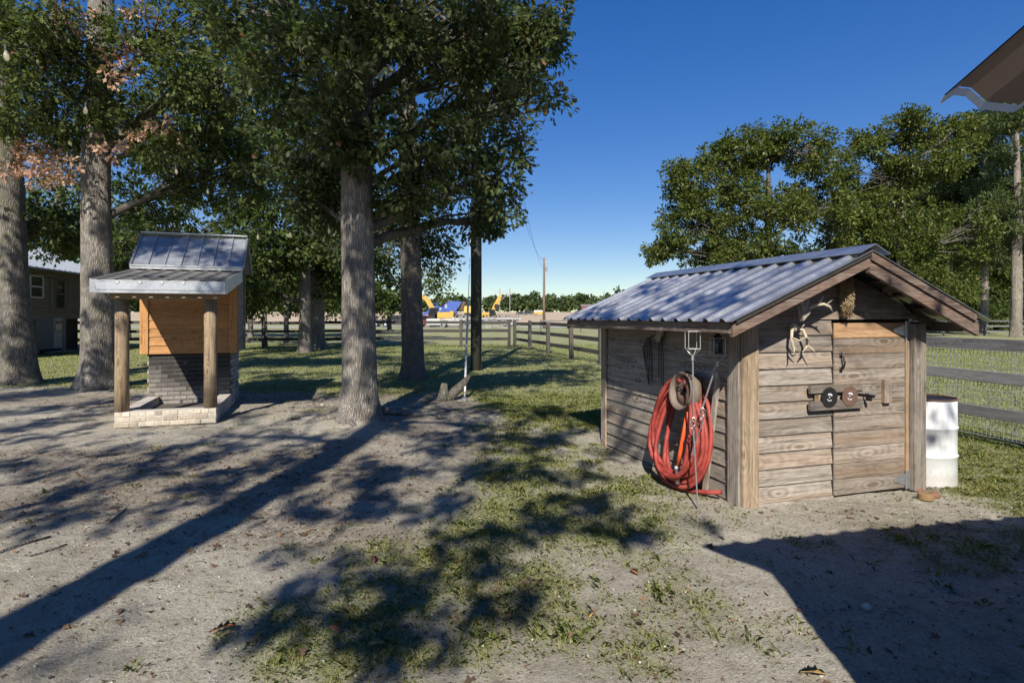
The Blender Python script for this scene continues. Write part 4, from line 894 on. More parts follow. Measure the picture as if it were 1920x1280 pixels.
b.build('rear_brickwork', M['brick_side'], grill, kind='stuff')
for xx, lab in ((.075, None), (GW - .10, None)):
    b = MB(); b.tube([(xx, .10, .235), (xx, .1, .7), (xx + .004, .1, 1.3), (xx, .10, 1.90)], [.098, .094, .092, .09], 20, True, lambda a, p, i: 1 + .02 * math.sin(3 * a + p.z * 2)); b.build('post', M['log_z'], grill, True)
bx1('beam', (GW / 2 - .02, .10, 1.95), (GW + .08, .14, .09), M['log_z'] if False else wood('beam_wood', (.2, .13, .07), (.33, .24, .15), (.42, .33, .22), (.3, .18, .08), 'x', .3), grill)
# lean-to roof
x0, x1 = -.215, GW + .165; yf, yb_ = -.26, 1.82; zf, zb = 2.17, 2.47
def lz(y): return zf + (zb - zf) * (y - yf) / (yb_ - yf)
b = MB(); pr = []; n = 8; sp = (x1 - x0) / n
for k in range(n): c_ = x0 + sp * (k + .5); pr += [(c_ - sp / 2, 0), (c_ - .04, 0), (c_ - .018, .022), (c_ + .018, .022), (c_ + .04, 0)]
pr.append((x1, 0)); m_ = len(pr)
for y in (yf, yb_):
    for o_ in (0, -.006): b.v += [(x, y, lz(y) + h_ + o_ + .012) for x, h_ in pr]
for j in range(m_ - 1): b.f += [(j, j + 1, 2 * m_ + j + 1, 2 * m_ + j), (m_ + j + 1, m_ + j, 3 * m_ + j, 3 * m_ + j + 1), (j + 1, j, m_ + j, m_ + j + 1)]
b.build('lean_to_roof', flat('weathered_roof', (.17, .165, .16), .6, .4, .35, 6), grill)
for k in range(3):
    y = .2 + k * .6; b = MB(); b.box(((x0 + x1) / 2, y, lz(y) - .05), (x1 - x0 - .06, .04, .09)); b.build('rafter', M['rafter_x'], grill)
b = MB(); b.box(((x0 + x1) / 2, yf - .004, 2.085), (x1 - x0, .03, .185), None, .004); b.box(((x0 + x1) / 2, yf - .012, 1.993), (x1 - x0 + .01, .05, .016), None, .003); b.build('fascia', M['trim'], grill)
b = MB(); b.box(((x0 + x1) / 2 + .01, yf - .024, 2.085), (x1 - x0 - .14, .006, .10), None, .002)
for k in range(5): b.lathe([(0, .008), (.022, .006), (.028, 0), (.028, -.006)], 14, (x0 + .34 + k * (x1 - x0 - .62) / 4, yf - .024, 2.135), Matrix.Rotation(R(90), 3, 'X'))
b.build('flashing_strip', M['galv'], grill)
for xx in (x0, x1):
    b = MB(); b.ext([(xx - .012, yf + .012, 1.985), (xx - .012, yb_, lz(yb_) - .175), (xx - .012, yb_, lz(yb_) + .02), (xx - .012, yf + .012, lz(yf) + .02)], (.024, 0, 0)); b.build('side_fascia', M['trim'] if xx < 0 else M['roof'], grill)
# cedar box round the chimney
bz0, bz1 = .985, 2.62; X0, X1, Y0, Y1 = -.09, GW + .10, 1.72, 2.97
b = MB(); b.box((GW / 2 + .005, (Y0 + Y1) / 2, (bz0 + bz1) / 2 + .01), (X1 - X0 - .06, Y1 - Y0 - .06, bz1 - bz0 - .03)); b.build('box_core', M['dark_wood'], grill)
hh = .149; Lb = X1 - X0 - .26
def lap2(L, axis, m, sgn=1):
    b = MB(); prf = [(.0, -hh / 2), (-.022, -hh / 2), (-.006, hh / 2 + .004), (.0, hh / 2 + .004)]
    if axis == 'x': b.ext([(-L / 2, p, q) for p, q in prf], (L, 0, 0))
    else: b.ext([(-p * sgn, -L / 2, q) for p, q in prf], (0, L, 0))
    return b.mesh('board', m)
fm = lap2(Lb, 'x', M['cedar_x']); sm = lap2(Y1 - Y0 - .04, 'y', M['plank_y'], 1); smL = lap2(Y1 - Y0 - .04, 'y', M['plank_y'], -1)
for k in range(11):
    z = bz0 + hh * (k + .5); link('board', fm, grill, ((X0 + X1) / 2, Y0 + .028, z)); link('board', sm, grill, (X1 - .028, (Y0 + Y1) / 2, z)); link('board', smL, grill, (X0 + .028, (Y0 + Y1) / 2, z))
for xx in (X0 + .065, X1 - .065): bx1('corner_trim', (xx, Y0 - .003, (bz0 + bz1) / 2), (.13, .026, bz1 - bz0), M['cedar_z'], grill)
for yy in (Y0 + .06, Y1 - .05): bx1('corner_trim', (X1 + .004, yy, (bz0 + bz1) / 2), (.022, .09, bz1 - bz0), M['post_z'], grill)
# upper gable roof
ux0, ux1 = -.20, GW + .21; yr = 2.35; zr = 3.17; ye0, ye1 = 1.58, 3.12; ze = 2.52
def upanel(xa, xb, front):
    ya, za = (ye0, ze) if front else (ye1, ze); b = MB(); b.ext([(xa, ya, za), (xb, ya, za), (xb, ya, za - .012), (xa, ya, za - .012)], (0, yr - ya, zr - za)); return b
for fr in (True, False):
    for k in range(7):
        xa = ux0 + (ux1 - ux0) * k / 7; xb = ux0 + (ux1 - ux0) * (k + 1) / 7; b = upanel(xa, xb - .002, fr)
        b.bar((xa + .01, ye0 if fr else ye1, ze + .012), (xa + .01, yr, zr + .012), .014, .028); b.build('roof_panel', M['roof2'], grill)
for ux_ in (ux0, ux1):
    for ye_ in (ye0, ye1): b = MB(); b.bar((ux_, ye_, ze), (ux_, yr, zr), .03, .06); b.build('gable_trim', M['trim'], grill)
b = MB(); b.box(((ux0 + ux1) / 2, yr, zr + .03), (ux1 - ux0 + .02, .16, .03), None, .008); b.build('ridge_cap', M['trim'], grill)
b = MB(); b.box(((ux0 + ux1) / 2, ye0 - .015, ze - .015), (ux1 - ux0, .03, .07), None, .004); b.box(((ux0 + ux1) / 2, ye0 - .034, ze + .012), (ux1 - ux0 - .02, .018, .03), None, .004); b.build('eave_flashing', M['trim'], grill)
b = MB(); b.ext([(X1 - .05, Y0 + .05, bz1 - .05), (X1 - .05, Y1 - .05, bz1 - .05), (X1 - .05, yr, zr - .06)], (.03, 0, 0)); b.ext([(X0 + .02, Y0 + .05, bz1 - .05), (X0 + .02, Y1 - .05, bz1 - .05), (X0 + .02, yr, zr - .06)], (.03, 0, 0)); b.build('gable_board', M['cedar_x'], grill)

# ------------------------------------------------------------------ house with the brown roof at the viewer's right (only a roof corner in view)
HA = math.atan2(.215, .977)
nh = thing('brown_roof_house', 'corner of a brown ribbed metal roof poking in at the upper right', 'house', (1.035, 1.38, 0), HA)
b = MB(); k_ = .45; ZE = 2.18; n = 26; sp = .23; pr = []
for j in range(n):
    x = j * sp; pr += [(x, 0), (x + .045, .028), (x + .08, .028), (x + .125, 0)]
pr.append((n * sp, 0)); m_ = len(pr)
for y in (0, -5.2):
    for o_ in (0, -.004): b.v += [(x, y, ZE - y * k_ + h_ + o_) for x, h_ in pr]
for j in range(m_ - 1): b.f += [(j, 2 * m_ + j, 2 * m_ + j + 1, j + 1), (m_ + j, m_ + j + 1, 3 * m_ + j + 1, 3 * m_ + j), (j, j + 1, m_ + j + 1, m_ + j)]
b.build('roof', M['brown_roof'], nh)
b = MB()
for j in range(m_ - 1):
    a, c_ = pr[j], pr[j + 1]; b.add([(a[0], .003, ZE + a[1] - .005), (c_[0], .003, ZE + c_[1] - .005), (c_[0], .014, ZE + c_[1] - .020), (a[0], .014, ZE + a[1] - .020)], [(0, 1, 2, 3), (3, 2, 1, 0)])
b.build('eave_closure', M['light_edge'], nh)
b = MB(); b.ext([(.20, -.52, 0), (5.8, -.52, 0), (5.8, -5.1, 0), (.20, -5.1, 0)], (0, 0, 2.24)); b.build('wall', flat('house_wall', (.3, .27, .24), .8), nh)

# ------------------------------------------------------------------ house on the left
hs = thing('wood_house', 'raised wood-sided house with metal roof at the far left behind the oaks', 'house', (0, 0, 0))
P0, P1 = Vector((-19.2, 20.0, 0)), Vector((-21.0, 28.6, 0)); ax = (P1 - P0).normalized(); nrm = Vector((ax.y, -ax.x, 0)); HL = (P1 - P0).length
if nrm.x < 0: nrm = -nrm
hs.location = P0; hs.rotation_euler = (0, 0, math.atan2(ax.y, ax.x))    # local x along the wall, -y outward
M['siding'] = wood('shade_toned_siding', (.04, .034, .027), (.11, .092, .073), (.175, .15, .12), (.2, .15, .1), 'x', .3, False)  # siding brown darkened to hold the shade of the trees
b = MB(); b.box((HL / 2, 4.0, 2.7), (HL, 8, 2.1)); b.build('wall', M['siding'], hs)
b = MB()
for k in range(11): b.box((HL / 2, -.012, 1.72 + k * .19), (HL, .03, .17), Matrix.Rotation(R(-4), 3, 'X'))
b.build('siding', M['siding'], hs, kind='stuff')
b = MB(); b.box((HL / 2, 4.2, .8), (HL - .4, 7.6, 1.6)); b.build('crawl_space', M['dark_wood'], hs)
bx1('sill_beam', (HL / 2, -.01, 1.6), (HL, .08, .12), M['siding'], hs)
for k in range(5): bx1('pier', (.3 + k * (HL - .6) / 4, .05, .77), (.25, .25, 1.54), M['fence_z'], hs)
b = MB(); b.ext([(-.5, -.55, 3.66), (-.5, 4, 5.7), (-.5, 8.5, 3.66), (-.5, 8.5, 3.60), (-.5, 4, 5.62), (-.5, -.55, 3.60)], (HL + 1.0, 0, 0))
for k in range(24): b.bar((-.45 + k * (HL + .9) / 23, -.55, 3.675), (-.45 + k * (HL + .9) / 23, 4, 5.715), .03, .03)
b.build('roof', flat('house_roof', (.27, .30, .35), .5, .3, .25, 2), hs)
b = MB(); b.ext([(0, .05, 3.7), (0, 7.95, 3.7), (0, 4, 5.5)], (HL, 0, 0)); b.build('gable', M['siding'], hs)
M['glass'] = flat('dark_glass_pane', (.02, .022, .025), .08, 0, .2)
def win(xc, z0, z1, w_, shut):
    b = MB()
    for sx in (-1, 1): b.box((xc + sx * w_ / 2, -.05, (z0 + z1) / 2), (.07, .06, z1 - z0))
    for z in (z0, (z0 + z1) / 2, z1): b.box((xc, -.05, z), (w_, .06, .06))
    f = b.build('window', flat('dull_white_frame', (.34, .34, .33), .6) if not shut else M['siding'], hs); b = MB(); b.box((xc, -.03, (z0 + z1) / 2), (w_ - .06, .02, z1 - z0 - .06)); b.build('pane', M['glass'], f)
    if shut:
        for sx in (-1, 1):
            b = MB(); b.box((xc + sx * (w_ / 2 + .22), -.045, (z0 + z1) / 2), (.3, .03, z1 - z0 + .1)); b.box((xc + sx * (w_ / 2 + .22), -.065, z0 + .25), (.3, .02, .08)); b.box((xc + sx * (w_ / 2 + .22), -.065, z1 - .25), (.3, .02, .08)); b.build('shutter', M['siding'], hs)
def xw(u):  # wall abscissa seen at photo column u
    q = (u - 960) / FPX; return (q * P0.y - P0.x) / (ax.x - q * ax.y)
win(xw(66), 2.45, 3.35, .9, False); win(xw(110), 2.0, 3.3, .75, True); win(xw(2), 2.3, 3.3, .8, False)
b = MB(); b.box((xw(106), -.03, .9), (.85, .05, 1.35)); d_ = b.build('door', flat('grey_door', (.2, .2, .21), .6), hs); b = MB(); b.box((xw(107), -.06, 1.2), (.5, .02, .45)); b.build('pane', M['glass'], d_)
b = MB(); b.box((xw(82), -.03, .9), (1.3, .05, 1.35)); d_ = b.build('door', flat('bluish_door', (.05, .065, .085), .6), hs); d_['label'] = 'dark bluish under-house door'
bx1('step', (xw(90), -.5, .12), (1.6, .5, .06), M['fence_z'], hs)

# ------------------------------------------------------------------ fences
def fence(name, label, group, A, B, npost, rails, ph=1.42, mesh=None, rw=.145, pw=.13, mz='fence_z', mx='fence_x'):
    A = Vector(A); B = Vector(B); t = thing(name, label, 'fence', tuple(A), 0, group); D = B - A; L = D.length; x = D.normalized(); nn = Vector((-x.y, x.x, 0)); ang = math.atan2(x.y, x.x)
    pm = MB(); pm.box((0, 0, 0), (pw, pw, ph), None, .012); pm = pm.mesh('post', M[mz])
    for i in range(npost):
        p = D * (i / (npost - 1)); link('post', pm, t, (p.x, p.y, ph / 2 + gzf(A.x + p.x, A.y + p.y) - .03 + RNG.normal() * .02), (RNG.normal() * .012, RNG.normal() * .012, ang))
    seg = L / (npost - 1)
    rm = MB(); rm.box((0, 0, 0), (seg - .01, .028, rw), None, .004); rm = rm.mesh('rail', M[mx])
    for i in range(npost - 1):
        for z in rails:
            p = D * ((i + .5) / (npost - 1)) - nn * (pw / 2 + .016); link('rail', rm, t, (p.x, p.y, z + RNG.normal() * .012), (0, RNG.normal() * .004, ang))
    if mesh:
        s0, s1, z0, z1, dx, dz, mr = mesh; b = MB(); off = -nn * (pw / 2 + .036); k = s0; j = 0
        while k < s1:
            p = x * k + off + nn * .004 * math.sin(k * 9); b.tube([(p.x, p.y, z0), (p.x + .004 * math.sin(k * 31), p.y, (z0 + z1) / 2), (p.x, p.y, z1)], mr, 3, False); k += dx
        z = z0
        while z <= z1 + .001:
            pp = []; k = s0
            while k <= s1 + .01: p = x * k + off; pp.append((p.x, p.y, z + .006 * math.sin(k * 3 + z * 7))); k += .6
            b.tube(pp, mr, 3, False); z += dz
        b.build('wire_mesh', M['wire'], t, kind='stuff')
    return t
FG = 'board fences round the yard'
fA = (fence_x(3.4), 3.4, 0); fB = (fence_x(31.0), 31.0, 0)
fM = (fence_x(13.8), 13.8, 0); M['rail_grey'] = wood('grey_rail', (.09, .088, .092), (.19, .185, .195), (.29, .285, .295), (.18, .165, .16), 'x', .3, False)
fence('board_fence', 'grey board fence covered with fine wire mesh right of the shed behind the barrel', FG, fA, fM, 5, (1.29, .86, .42), 1.45, (0, 10.3, .1, 1.22, .052, .1, .0034), mx='rail_grey')
fence('board_fence', 'board fence with shade painted into its wood, running away from behind the shed to the far corner', FG, fM, fB, 7, (1.29, .86, .42), 1.45, None, .15, .15, 'fence_shaded_z', 'fence_dark')
fence('board_fence', 'long board fence with shade painted into its wood, across the back of the lawn behind the trunks', FG, (fence_x(31.0) - .3, 31.0, 0), (-26, 29.6, 0), 11, (1.32, .88, .45), 1.5, None, .15, .15, 'fence_shaded_z', 'fence_dark')
fence('board_fence', 'low weathered fence at the edge of the right-hand wood beyond the drive', FG, (20, 50, 0), (62, 50, 0), 13, (1.25, .8, .35), 1.5)
fence('board_fence', 'far pale rail fence across the field behind the yard corner', FG, (3.0, 60, 0), (28, 60, 0), 7, (1.2, .7), 1.35)

# ------------------------------------------------------------------ power pole, guy wire, far poles, lines
pb = gnd(893, 695); t = thing('power_pole', 'tall dark power pole standing straight on the lawn among the oak leaves', 'power pole', tuple(pb), 0, 'power poles')
b = MB(); b.tube([(0, 0, -.1), (0, 0, 4), (0, 0, 10.5)], [.165, .15, .12], 16); b.build('pole', M['pole'], t, True)
b = MB(); b.box((0, -.16, 10.1), (1.6, .1, .1)); b.build('crossarm', M['fence_x'], t)
b = MB(); b.tube([(-.16, -.05, 0), (-.155, -.05, 4), (-.13, -.05, 9.5)], .008, 5); b.tube([(.16, -.05, 0), (.15, -.05, 9.5)], .01, 5); b.build('ground_wire', M['dark_wire'], t)
ga = gnd(871, 752)
t = thing('guy_wire', 'pole stay wire with pale plastic cover anchored in the ground before the pole', 'guy wire', tuple(ga))
tp_ = Vector((pb.x, pb.y - .12, 8.5)) - ga
b = MB(); b.tube([(0, 0, 0), tuple(tp_)], .008, 5); b.build('wire', M['wire'], t)
b = MB(); b.tube([tuple(tp_ * .02), tuple(tp_ * .24)], .022, 8); b.build('cover', flat('pale_plastic', (.5, .5, .48), .5), t)
b = MB(); b.tube([(.05 * math.cos(a), 0, .03 + .05 * math.sin(a)) for a in np.linspace(0, 6.28, 12)], .012, 5); b.build('anchor', M['galv'], t)
t = thing('power_pole', 'thin bare power pole far off by the dirt field', 'power pole', tuple(at(1020, 593, 80) * 1 - Vector((0, 0, CH))), 0, 'power poles')
b = MB(); b.tube([(0, 0, 0), (0, 0, 9.8)], [.2, .14], 10); b.build('pole', wood('far_pole', (.1, .06, .045), (.2, .13, .1), (.28, .2, .16), (.25, .15, .1), 'z', .3, False), t, True)
b = MB(); b.box((.35, -.1, 9.2), (.9, .08, .08)); b.lathe([(0, .3), (.14, .3), (.14, -.3), (0, -.3)], 10, (.3, -.25, 8.2)); b.build('fittings', M['steel'], t)
p2 = at(1020, 593, 80); t = thing('power_lines', 'two sagging power lines running from the near pole to the far one', 'power lines', (pb.x, pb.y, 0))
for k in range(2):
    pts = []
    for s_ in np.linspace(0, 1, 24): pts.append((s_ * (p2.x - pb.x) + .5 * k * (1 - s_), s_ * (80 - pb.y), 10.1 * (1 - s_) + (9.5 - .6 * k) * s_ - 7 * s_ * (1 - s_) - .5 * k * s_))
    b = MB(); b.tube(pts, .011, 4, False); b.build('line', M['dark_wire'], t)
t = thing('transmission_tower', 'thin H-frame transmission pole far behind the yellow digger arm', 'pylon', tuple(at(943, 593, 200) - Vector((0, 0, CH))))
b = MB(); 
for x in (-1.1, 2.4): b.tube([(x, 0, 0), (x, 0, 11.5)], .14, 6)
b.box((.7, 0, 10), (7, .2, .25)); b.bar((-1.1, 0, 7), (2.4, 0, 9.8), .15, .15); b.build('frame', M['steel'], t)
# string lights
def string_light(label, pts, bulbs, hang=.1):
    o = Vector(pts[0]); t = thing('string_light', label, 'string light', tuple(o), 0, 'string lights between the trees')
    b = MB(); P = [Vector(p) - o for p in pts]; pp = []
    for i in range(len(P) - 1):
        for j in range(6): q = j / 6; pp.append(tuple(P[i].lerp(P[i + 1], q) - Vector((0, 0, .12 * 4 * q * (1 - q) * .4))))
    pp.append(tuple(P[-1])); b.tube(pp, .006, 5, False); b.build('cable', M['dark_wire'], t)
    bb = MB(); bb.lathe([(.0, -.10), (.013, -.095), (.023, -.072), (.022, -.045), (.012, -.012), (.011, 0)], 12); bm_ = bb.mesh('bulb', M['bulb'], True)
    sc = MB(); sc.lathe([(.014, -.008), (.015, .03), (.01, .05), (0, .05)], 10); sm_ = sc.mesh('socket', M['dark_wire'], True)
    for q in bulbs:
        i = min(range(len(pp)), key=lambda k: abs(k / (len(pp) - 1) - q)); p = Vector(pp[i]) + Vector((0, 0, -hang))
        w_ = MB(); w_.tube([(0, 0, hang), (0, 0, .04)], .004, 4, False)
        bo = link('bulb', bm_, t, tuple(p), (0, R(RNG.uniform(-8, 8)), 0)); link('socket', sm_, bo); w_.build('lead', M['dark_wire'], bo)
tb_ = NT('clear_bulb'); tb_.bs(Base_Color=(.9, .82, .6), Roughness=.06, Alpha=.26); M['bulb'] = tb_.m
string_light('black string light cable slanting past the tall thick trunk with clear bulbs', [at(-60, 25, 4.6), at(11, 73, 5.2), at(161, 184, 7.0), at(225, 228, 8.2), at(330, 305, 9.8), at(400, 348, 11)], (.2, .40, .6, .8, .98))
string_light('string light run from the grill roof to the bare grey trunk', [at(200, 480, 12.5), at(470, 428, 11), at(560, 420, 10), at(648, 404, 9.0)], (.4, .6, .7, .8, .9))

# ------------------------------------------------------------------ machines, trucks and cars beyond the fence
def cm_(name, c, r=.45): M[name] = flat(name, c, r, 0, .4, 2.2); return M[name]
YEL = cm_('machine_yellow', (.46, .29, .06)); BLU = cm_('machine_blue', (.045, .09, .34)); RED = cm_('car_red', (.38, .025, .025)); DRK = cm_('car_dark', (.03, .035, .045)); BLK = cm_('tyre_black', (.015, .015, .015), .8); WHT = M['white_paint']; GRY = cm_('trailer_grey', (.42, .42, .43))
def wheel(p, t, r=.36, w_=.24):
    b = MB(); b.lathe([(0, w_ / 2 - .03), (r * .55, w_ / 2 - .03), (r * .6, w_ / 2), (r * .95, w_ / 2), (r, w_ / 2 - .03), (r, -w_ / 2 + .03), (r * .95, -w_ / 2), (0, -w_ / 2)], 18, p, Matrix.Rotation(R(90), 3, 'X')); o = b.build('wheel', BLK, t)
    b = MB(); b.lathe([(0, w_ / 2 - .02), (r * .3, w_ / 2 - .01), (r * .56, w_ / 2 - .025)], 14, p, Matrix.Rotation(R(90), 3, 'X')); b.build('rim', M['galv'], o)
def wpos(u, d): return Vector(((u - 960) / FPX * d, d, .03 + fz(d)))
def car(label, u, d, m, kind, rz=0.0):
    t = thing('parked_car', label, 'car', tuple(wpos(u, d)), rz, 'vehicles parked beyond the back fence')
    if kind == 'pickup': body = [(-2.6, .35), (2.6, .35), (2.6, 1.0), (1.2, 1.08), (.55, 1.8), (-.75, 1.8), (-.9, 1.1), (-2.6, 1.1)]; gl = [(.95, 1.14), (.5, 1.7), (-.65, 1.7), (-.75, 1.14)]
    elif kind == 'suv': body = [(-2.2, .35), (2.25, .35), (2.25, .95), (1.2, 1.08), (.55, 1.72), (-1.9, 1.75), (-2.2, 1.05)]; gl = [(.98, 1.12), (.5, 1.62), (-1.8, 1.64), (-2.0, 1.12)]
    else: body = [(-2.2, .3), (2.2, .3), (2.2, .8), (1.1, .95), (.45, 1.42), (-1.0, 1.42), (-1.7, 1.0), (-2.2, .95)]; gl = [(.88, .98), (.4, 1.34), (-.95, 1.34), (-1.5, 1.0)]
    b = MB(); b.ext([(x, -.9, z) for x, z in body], (0, 1.8, 0)); b.build('body', m, t)
    b = MB(); b.ext([(x, -.915, z) for x, z in gl], (0, 1.83, 0)); b.build('window', M['glass'], t)
    for x in (-1.4, 1.4):
        for y in (-.85, .85): wheel((x, y, .36), t)
car('dark pickup truck parked beyond the back fence left of the dark oak trunk', 742, 88, DRK, 'pickup')
car('red car half hidden behind the dark oak trunk', 790, 89, RED, 'suv', 1.0)
car('dark car beyond the fence beside the lone green tree', 690, 90, DRK, 'suv')
car('dark low car far behind the fence right of the power pole', 977, 235, DRK, 'sedan')
car('dark car parked next to the small yellow truck', 992, 240, DRK, 'suv')
t = thing('box_truck', 'small yellow truck with white top far beyond the fence', 'truck', tuple(wpos(1012, 225)), 0)
b = MB(); b.box((-.6, 0, .95), (3.4, 2, 1.1), None, .08); b.build('body', YEL, t); b = MB(); b.box((-.6, 0, 1.75), (3.4, 2, .5), None, .1); b.build('roof', WHT, t); b = MB(); b.ext([(1.12, -.95, .5), (2.3, -.95, .5), (2.2, -.95, 1.2), (1.6, -.95, 1.75), (1.12, -.95, 1.75)], (0, 1.9, 0)); b.build('cab', YEL, t)
for x in (-1.5, 1.5): wheel((x, -.9, .4), t, .4); wheel((x, .9, .4), t, .4)
def excavator(label, u, d, rz, boom, sc=1.0):
    t = thing('excavator', label, 'excavator', tuple(wpos(u, d)), rz, 'yellow excavators in the work yard'); t.scale = (sc,) * 3
    for y in (-1.1, 1.1):
        b = MB(); pr = [(1.9 * math.cos(a) + (1 if math.cos(a) > 0 else -1) * 0, .5 + .48 * math.sin(a)) for a in np.linspace(0, 6.28, 18)]; b.ext([(x, y - .3, z) for x, z in pr], (0, .6, 0)); b.build('track', BLK, t)
    b = MB(); b.box((-.7, .1, 1.75), (3.2, 2.5, 1.1), None, .15); b.box((-1.9, .1, 1.8), (.8, 2.6, 1.3), None, .3); b.lathe([(.9, 1.2), (.9, .8)], 16); b.build('body', YEL, t)
    cy_ = .35 if rz else -1.35; b = MB(); b.ext([(.35, cy_, 1.3), (1.8, cy_, 1.3), (1.8, cy_, 2.2), (1.5, cy_, 3.0), (.35, cy_, 3.0)], (0, 1.0, 0)); cb = b.build('cab', BLK, t); b = MB(); b.ext([(.5, cy_ - .01, 1.8), (1.65, cy_ - .01, 1.8), (1.4, cy_ - .01, 2.9), (.5, cy_ - .01, 2.9)], (0, 1.02, 0)); b.build('glass', M['glass'], cb)
    b = MB(); P = [Vector((x, .1, z)) for x, z in boom]
    for i in range(len(P) - 1): b.bar(P[i], P[i + 1], .55 - .08 * i, .75 - .12 * i, (0, 0, 1), .05)
    b.build('boom', YEL, t)
    e = P[-1]; b = MB(); b.ext([(e.x - .5, -.5, e.z + .3), (e.x + .5, -.5, e.z), (e.x + .3, -.5, e.z - .9), (e.x - .4, -.5, e.z - .9), (e.x - .8, -.5, e.z - .2)], (0, 1.2, 0)); b.build('bucket', BLK, t)
excavator('yellow excavator with black cab just right of the dark oak trunk', 826, 93, math.pi, [(.5, 1.7), (2.2, 4.4), (4.0, 5.3), (5.2, 3.2)])
excavator('far yellow excavator with its arm raised right of the power pole', 915, 130, 0, [(.6, 1.8), (1.9, 4.6), (2.9, 6.4), (2.2, 4.0)], 1.0)
t = thing('rock_crusher', 'large blue tracked crushing machine in the yard behind the excavator', 'crusher', tuple(wpos(830, 116)), 0)
t.scale = (.88,) * 3
b = MB(); b.box((0, 0, 2.75), (6.6, 2.2, .9), None, .06); b.build('chassis', BLU, t)
b = MB(); b.ext([(.6, -1.2, 3.0), (3.0, -1.2, 3.0), (4.6, -1.2, 5.2), (1.6, -1.2, 5.3), (.2, -1.2, 4.2)], (0, 2.4, 0)); b.build('hopper', BLU, t)
b = MB(); b.ext([(4.0, -1.1, 3.1), (4.6, -1.1, 3.4), (5.4, -1.1, 5.2), (4.75, -1.1, 5.3)], (0, 2.2, 0)); b.build('conveyor', M['rust'], t)
b = MB(); b.box((-1.9, 0, 3.7), (2.4, 1.8, 1.0), None, .25); b.box((-.2, -.6, 3.75), (.9, .9, .9), None, .1); b.lathe([(.7, .2), (.7, -.2), (0, -.2)], 14, (.1, -1.15, 3.6), Matrix.Rotation(R(90), 3, 'X')); b.tube([(-3, -.5, 3.3), (-2.8, -.5, 4.6), (-.5, -.5, 4.8)], .08, 6); b.build('engine', BLU, t)
b = MB(); b.box((-.4, -1.15, 3.55), (.5, .1, .7)); b.build('panel', M['galv'], t); b = MB(); b.box((.9, -1.25, 4.1), (.5, .1, .9)); b.build('panel', M['galv'], t)
b = MB(); b.bar((-4.6, 0, 2.2), (-2.6, 0, 3.1), 1.4, .6); b.build('feed_chute', BLU, t)
for y in (-1.0, 1.0): b = MB(); b.box((-.2, y, 1.2), (5.2, .6, 1.1), None, .3); b.build('track', BLK, t)
b = MB(); [b.box((x, y, 2.05), (.35, .35, .8)) for x in (-2, 1.8) for y in (-.8, .8)]; b.build('leg', BLU, t)
t = thing('flatbed_trailer', 'long pale trailer deck carrying black pipes behind the power pole', 'trailer', tuple(wpos(912, 92)), 0)
b = MB(); b.box((0, 0, 1.25), (11, 2.4, .22), None, .03); b.box((0, -.5, .98), (10.4, .14, .32)); b.box((0, .5, .98), (10.4, .14, .32)); b.build('deck', GRY, t)
for x in (-4, -3, 3, 4): wheel((x, -1.1, .45), t, .45)
for k in range(20):
    p = thing('black_pipe', 'black pipe lying on the pale trailer deck', 'pipe', tuple(wpos(912, 92) + Vector((-4.9 + k * .52, 0, 1.62))), 0, 'black pipes on the trailer'); b = MB(); b.lathe([(.255, 1.1), (.255, -1.1), (.20, -1.1), (.20, 1.1), (.255, 1.1)], 12, (0, 0, 0), Matrix.Rotation(R(90), 3, 'X'))
    me_ = b.mesh('tube', BLK) if k == 0 else me_
    link('tube', me_, p)
t = thing('utility_trailer', 'low white trailer with a big dark wheel just right of the dark oak trunk', 'trailer', tuple(wpos(834, 86)), 0)
b = MB(); b.box((0, 0, .8), (5.2, 2.1, .95), None, .05); b.box((-2.9, 0, .6), (.9, .12, .12)); b.build('box', GRY, t)
for y in (-1.05, 1.05): wheel((0, y, .48), t, .48)
b = MB(); b.box((0, -1.1, 1.05), (1.3, .1, .08)); b.box((-.65, -1.1, .85), (.06, .1, .45)); b.box((.65, -1.1, .85), (.06, .1, .45)); b.build('fender', GRY, t)
t = thing('storage_tank', 'yellow box-shaped machine body half behind the power pole', 'machine', tuple(wpos(881, 128)), 0)
b = MB(); b.box((0, 0, 3.0), (2.6, 2, 1.6), None, .1); b.build('body', cm_('pale_yellow', (.55, .38, .09)), t); b = MB(); b.box((0, 0, 1.2), (2.4, 1.8, 2.2), None, .1); b.build('base', BLK, t)
t = thing('pallet_stack', 'jumble of stacked grey scaffold frames beyond the fence corner', 'stack', tuple(wpos(925, 80)), 0)
b = MB(); g = random.Random(5)
for k in range(34):
    x = g.uniform(-7.2, 3.4); z = g.uniform(.2, 1.5); w2 = g.uniform(.3, .9); h2 = g.uniform(.25, .7)
    for sx in (-1, 1): b.box((x + sx * w2 / 2, g.uniform(-.5, .5), z), (.09, .09, h2))
    for sz in (-1, 1): b.box((x, g.uniform(-.5, .5), z + sz * h2 / 2), (w2, .09, .08))
b.build('frames', M['steel'], t, kind='stuff')
t = thing('red_shed', 'small brick-red building at the edge of the far wood above the shed eave', 'building', tuple(wpos(1105, 320)), 0)
b = MB(); b.box((0, 0, 1.6), (9, 6, 3.2)); b.build('wall', flat('brick_red', (.22, .085, .06), .8), t); b = MB(); b.ext([(-4.8, -3.4, 3.2), (-4.8, 3.4, 3.2), (-4.8, 0, 4.6)], (9.6, 0, 0)); b.build('roof', M['brown_roof'], t)

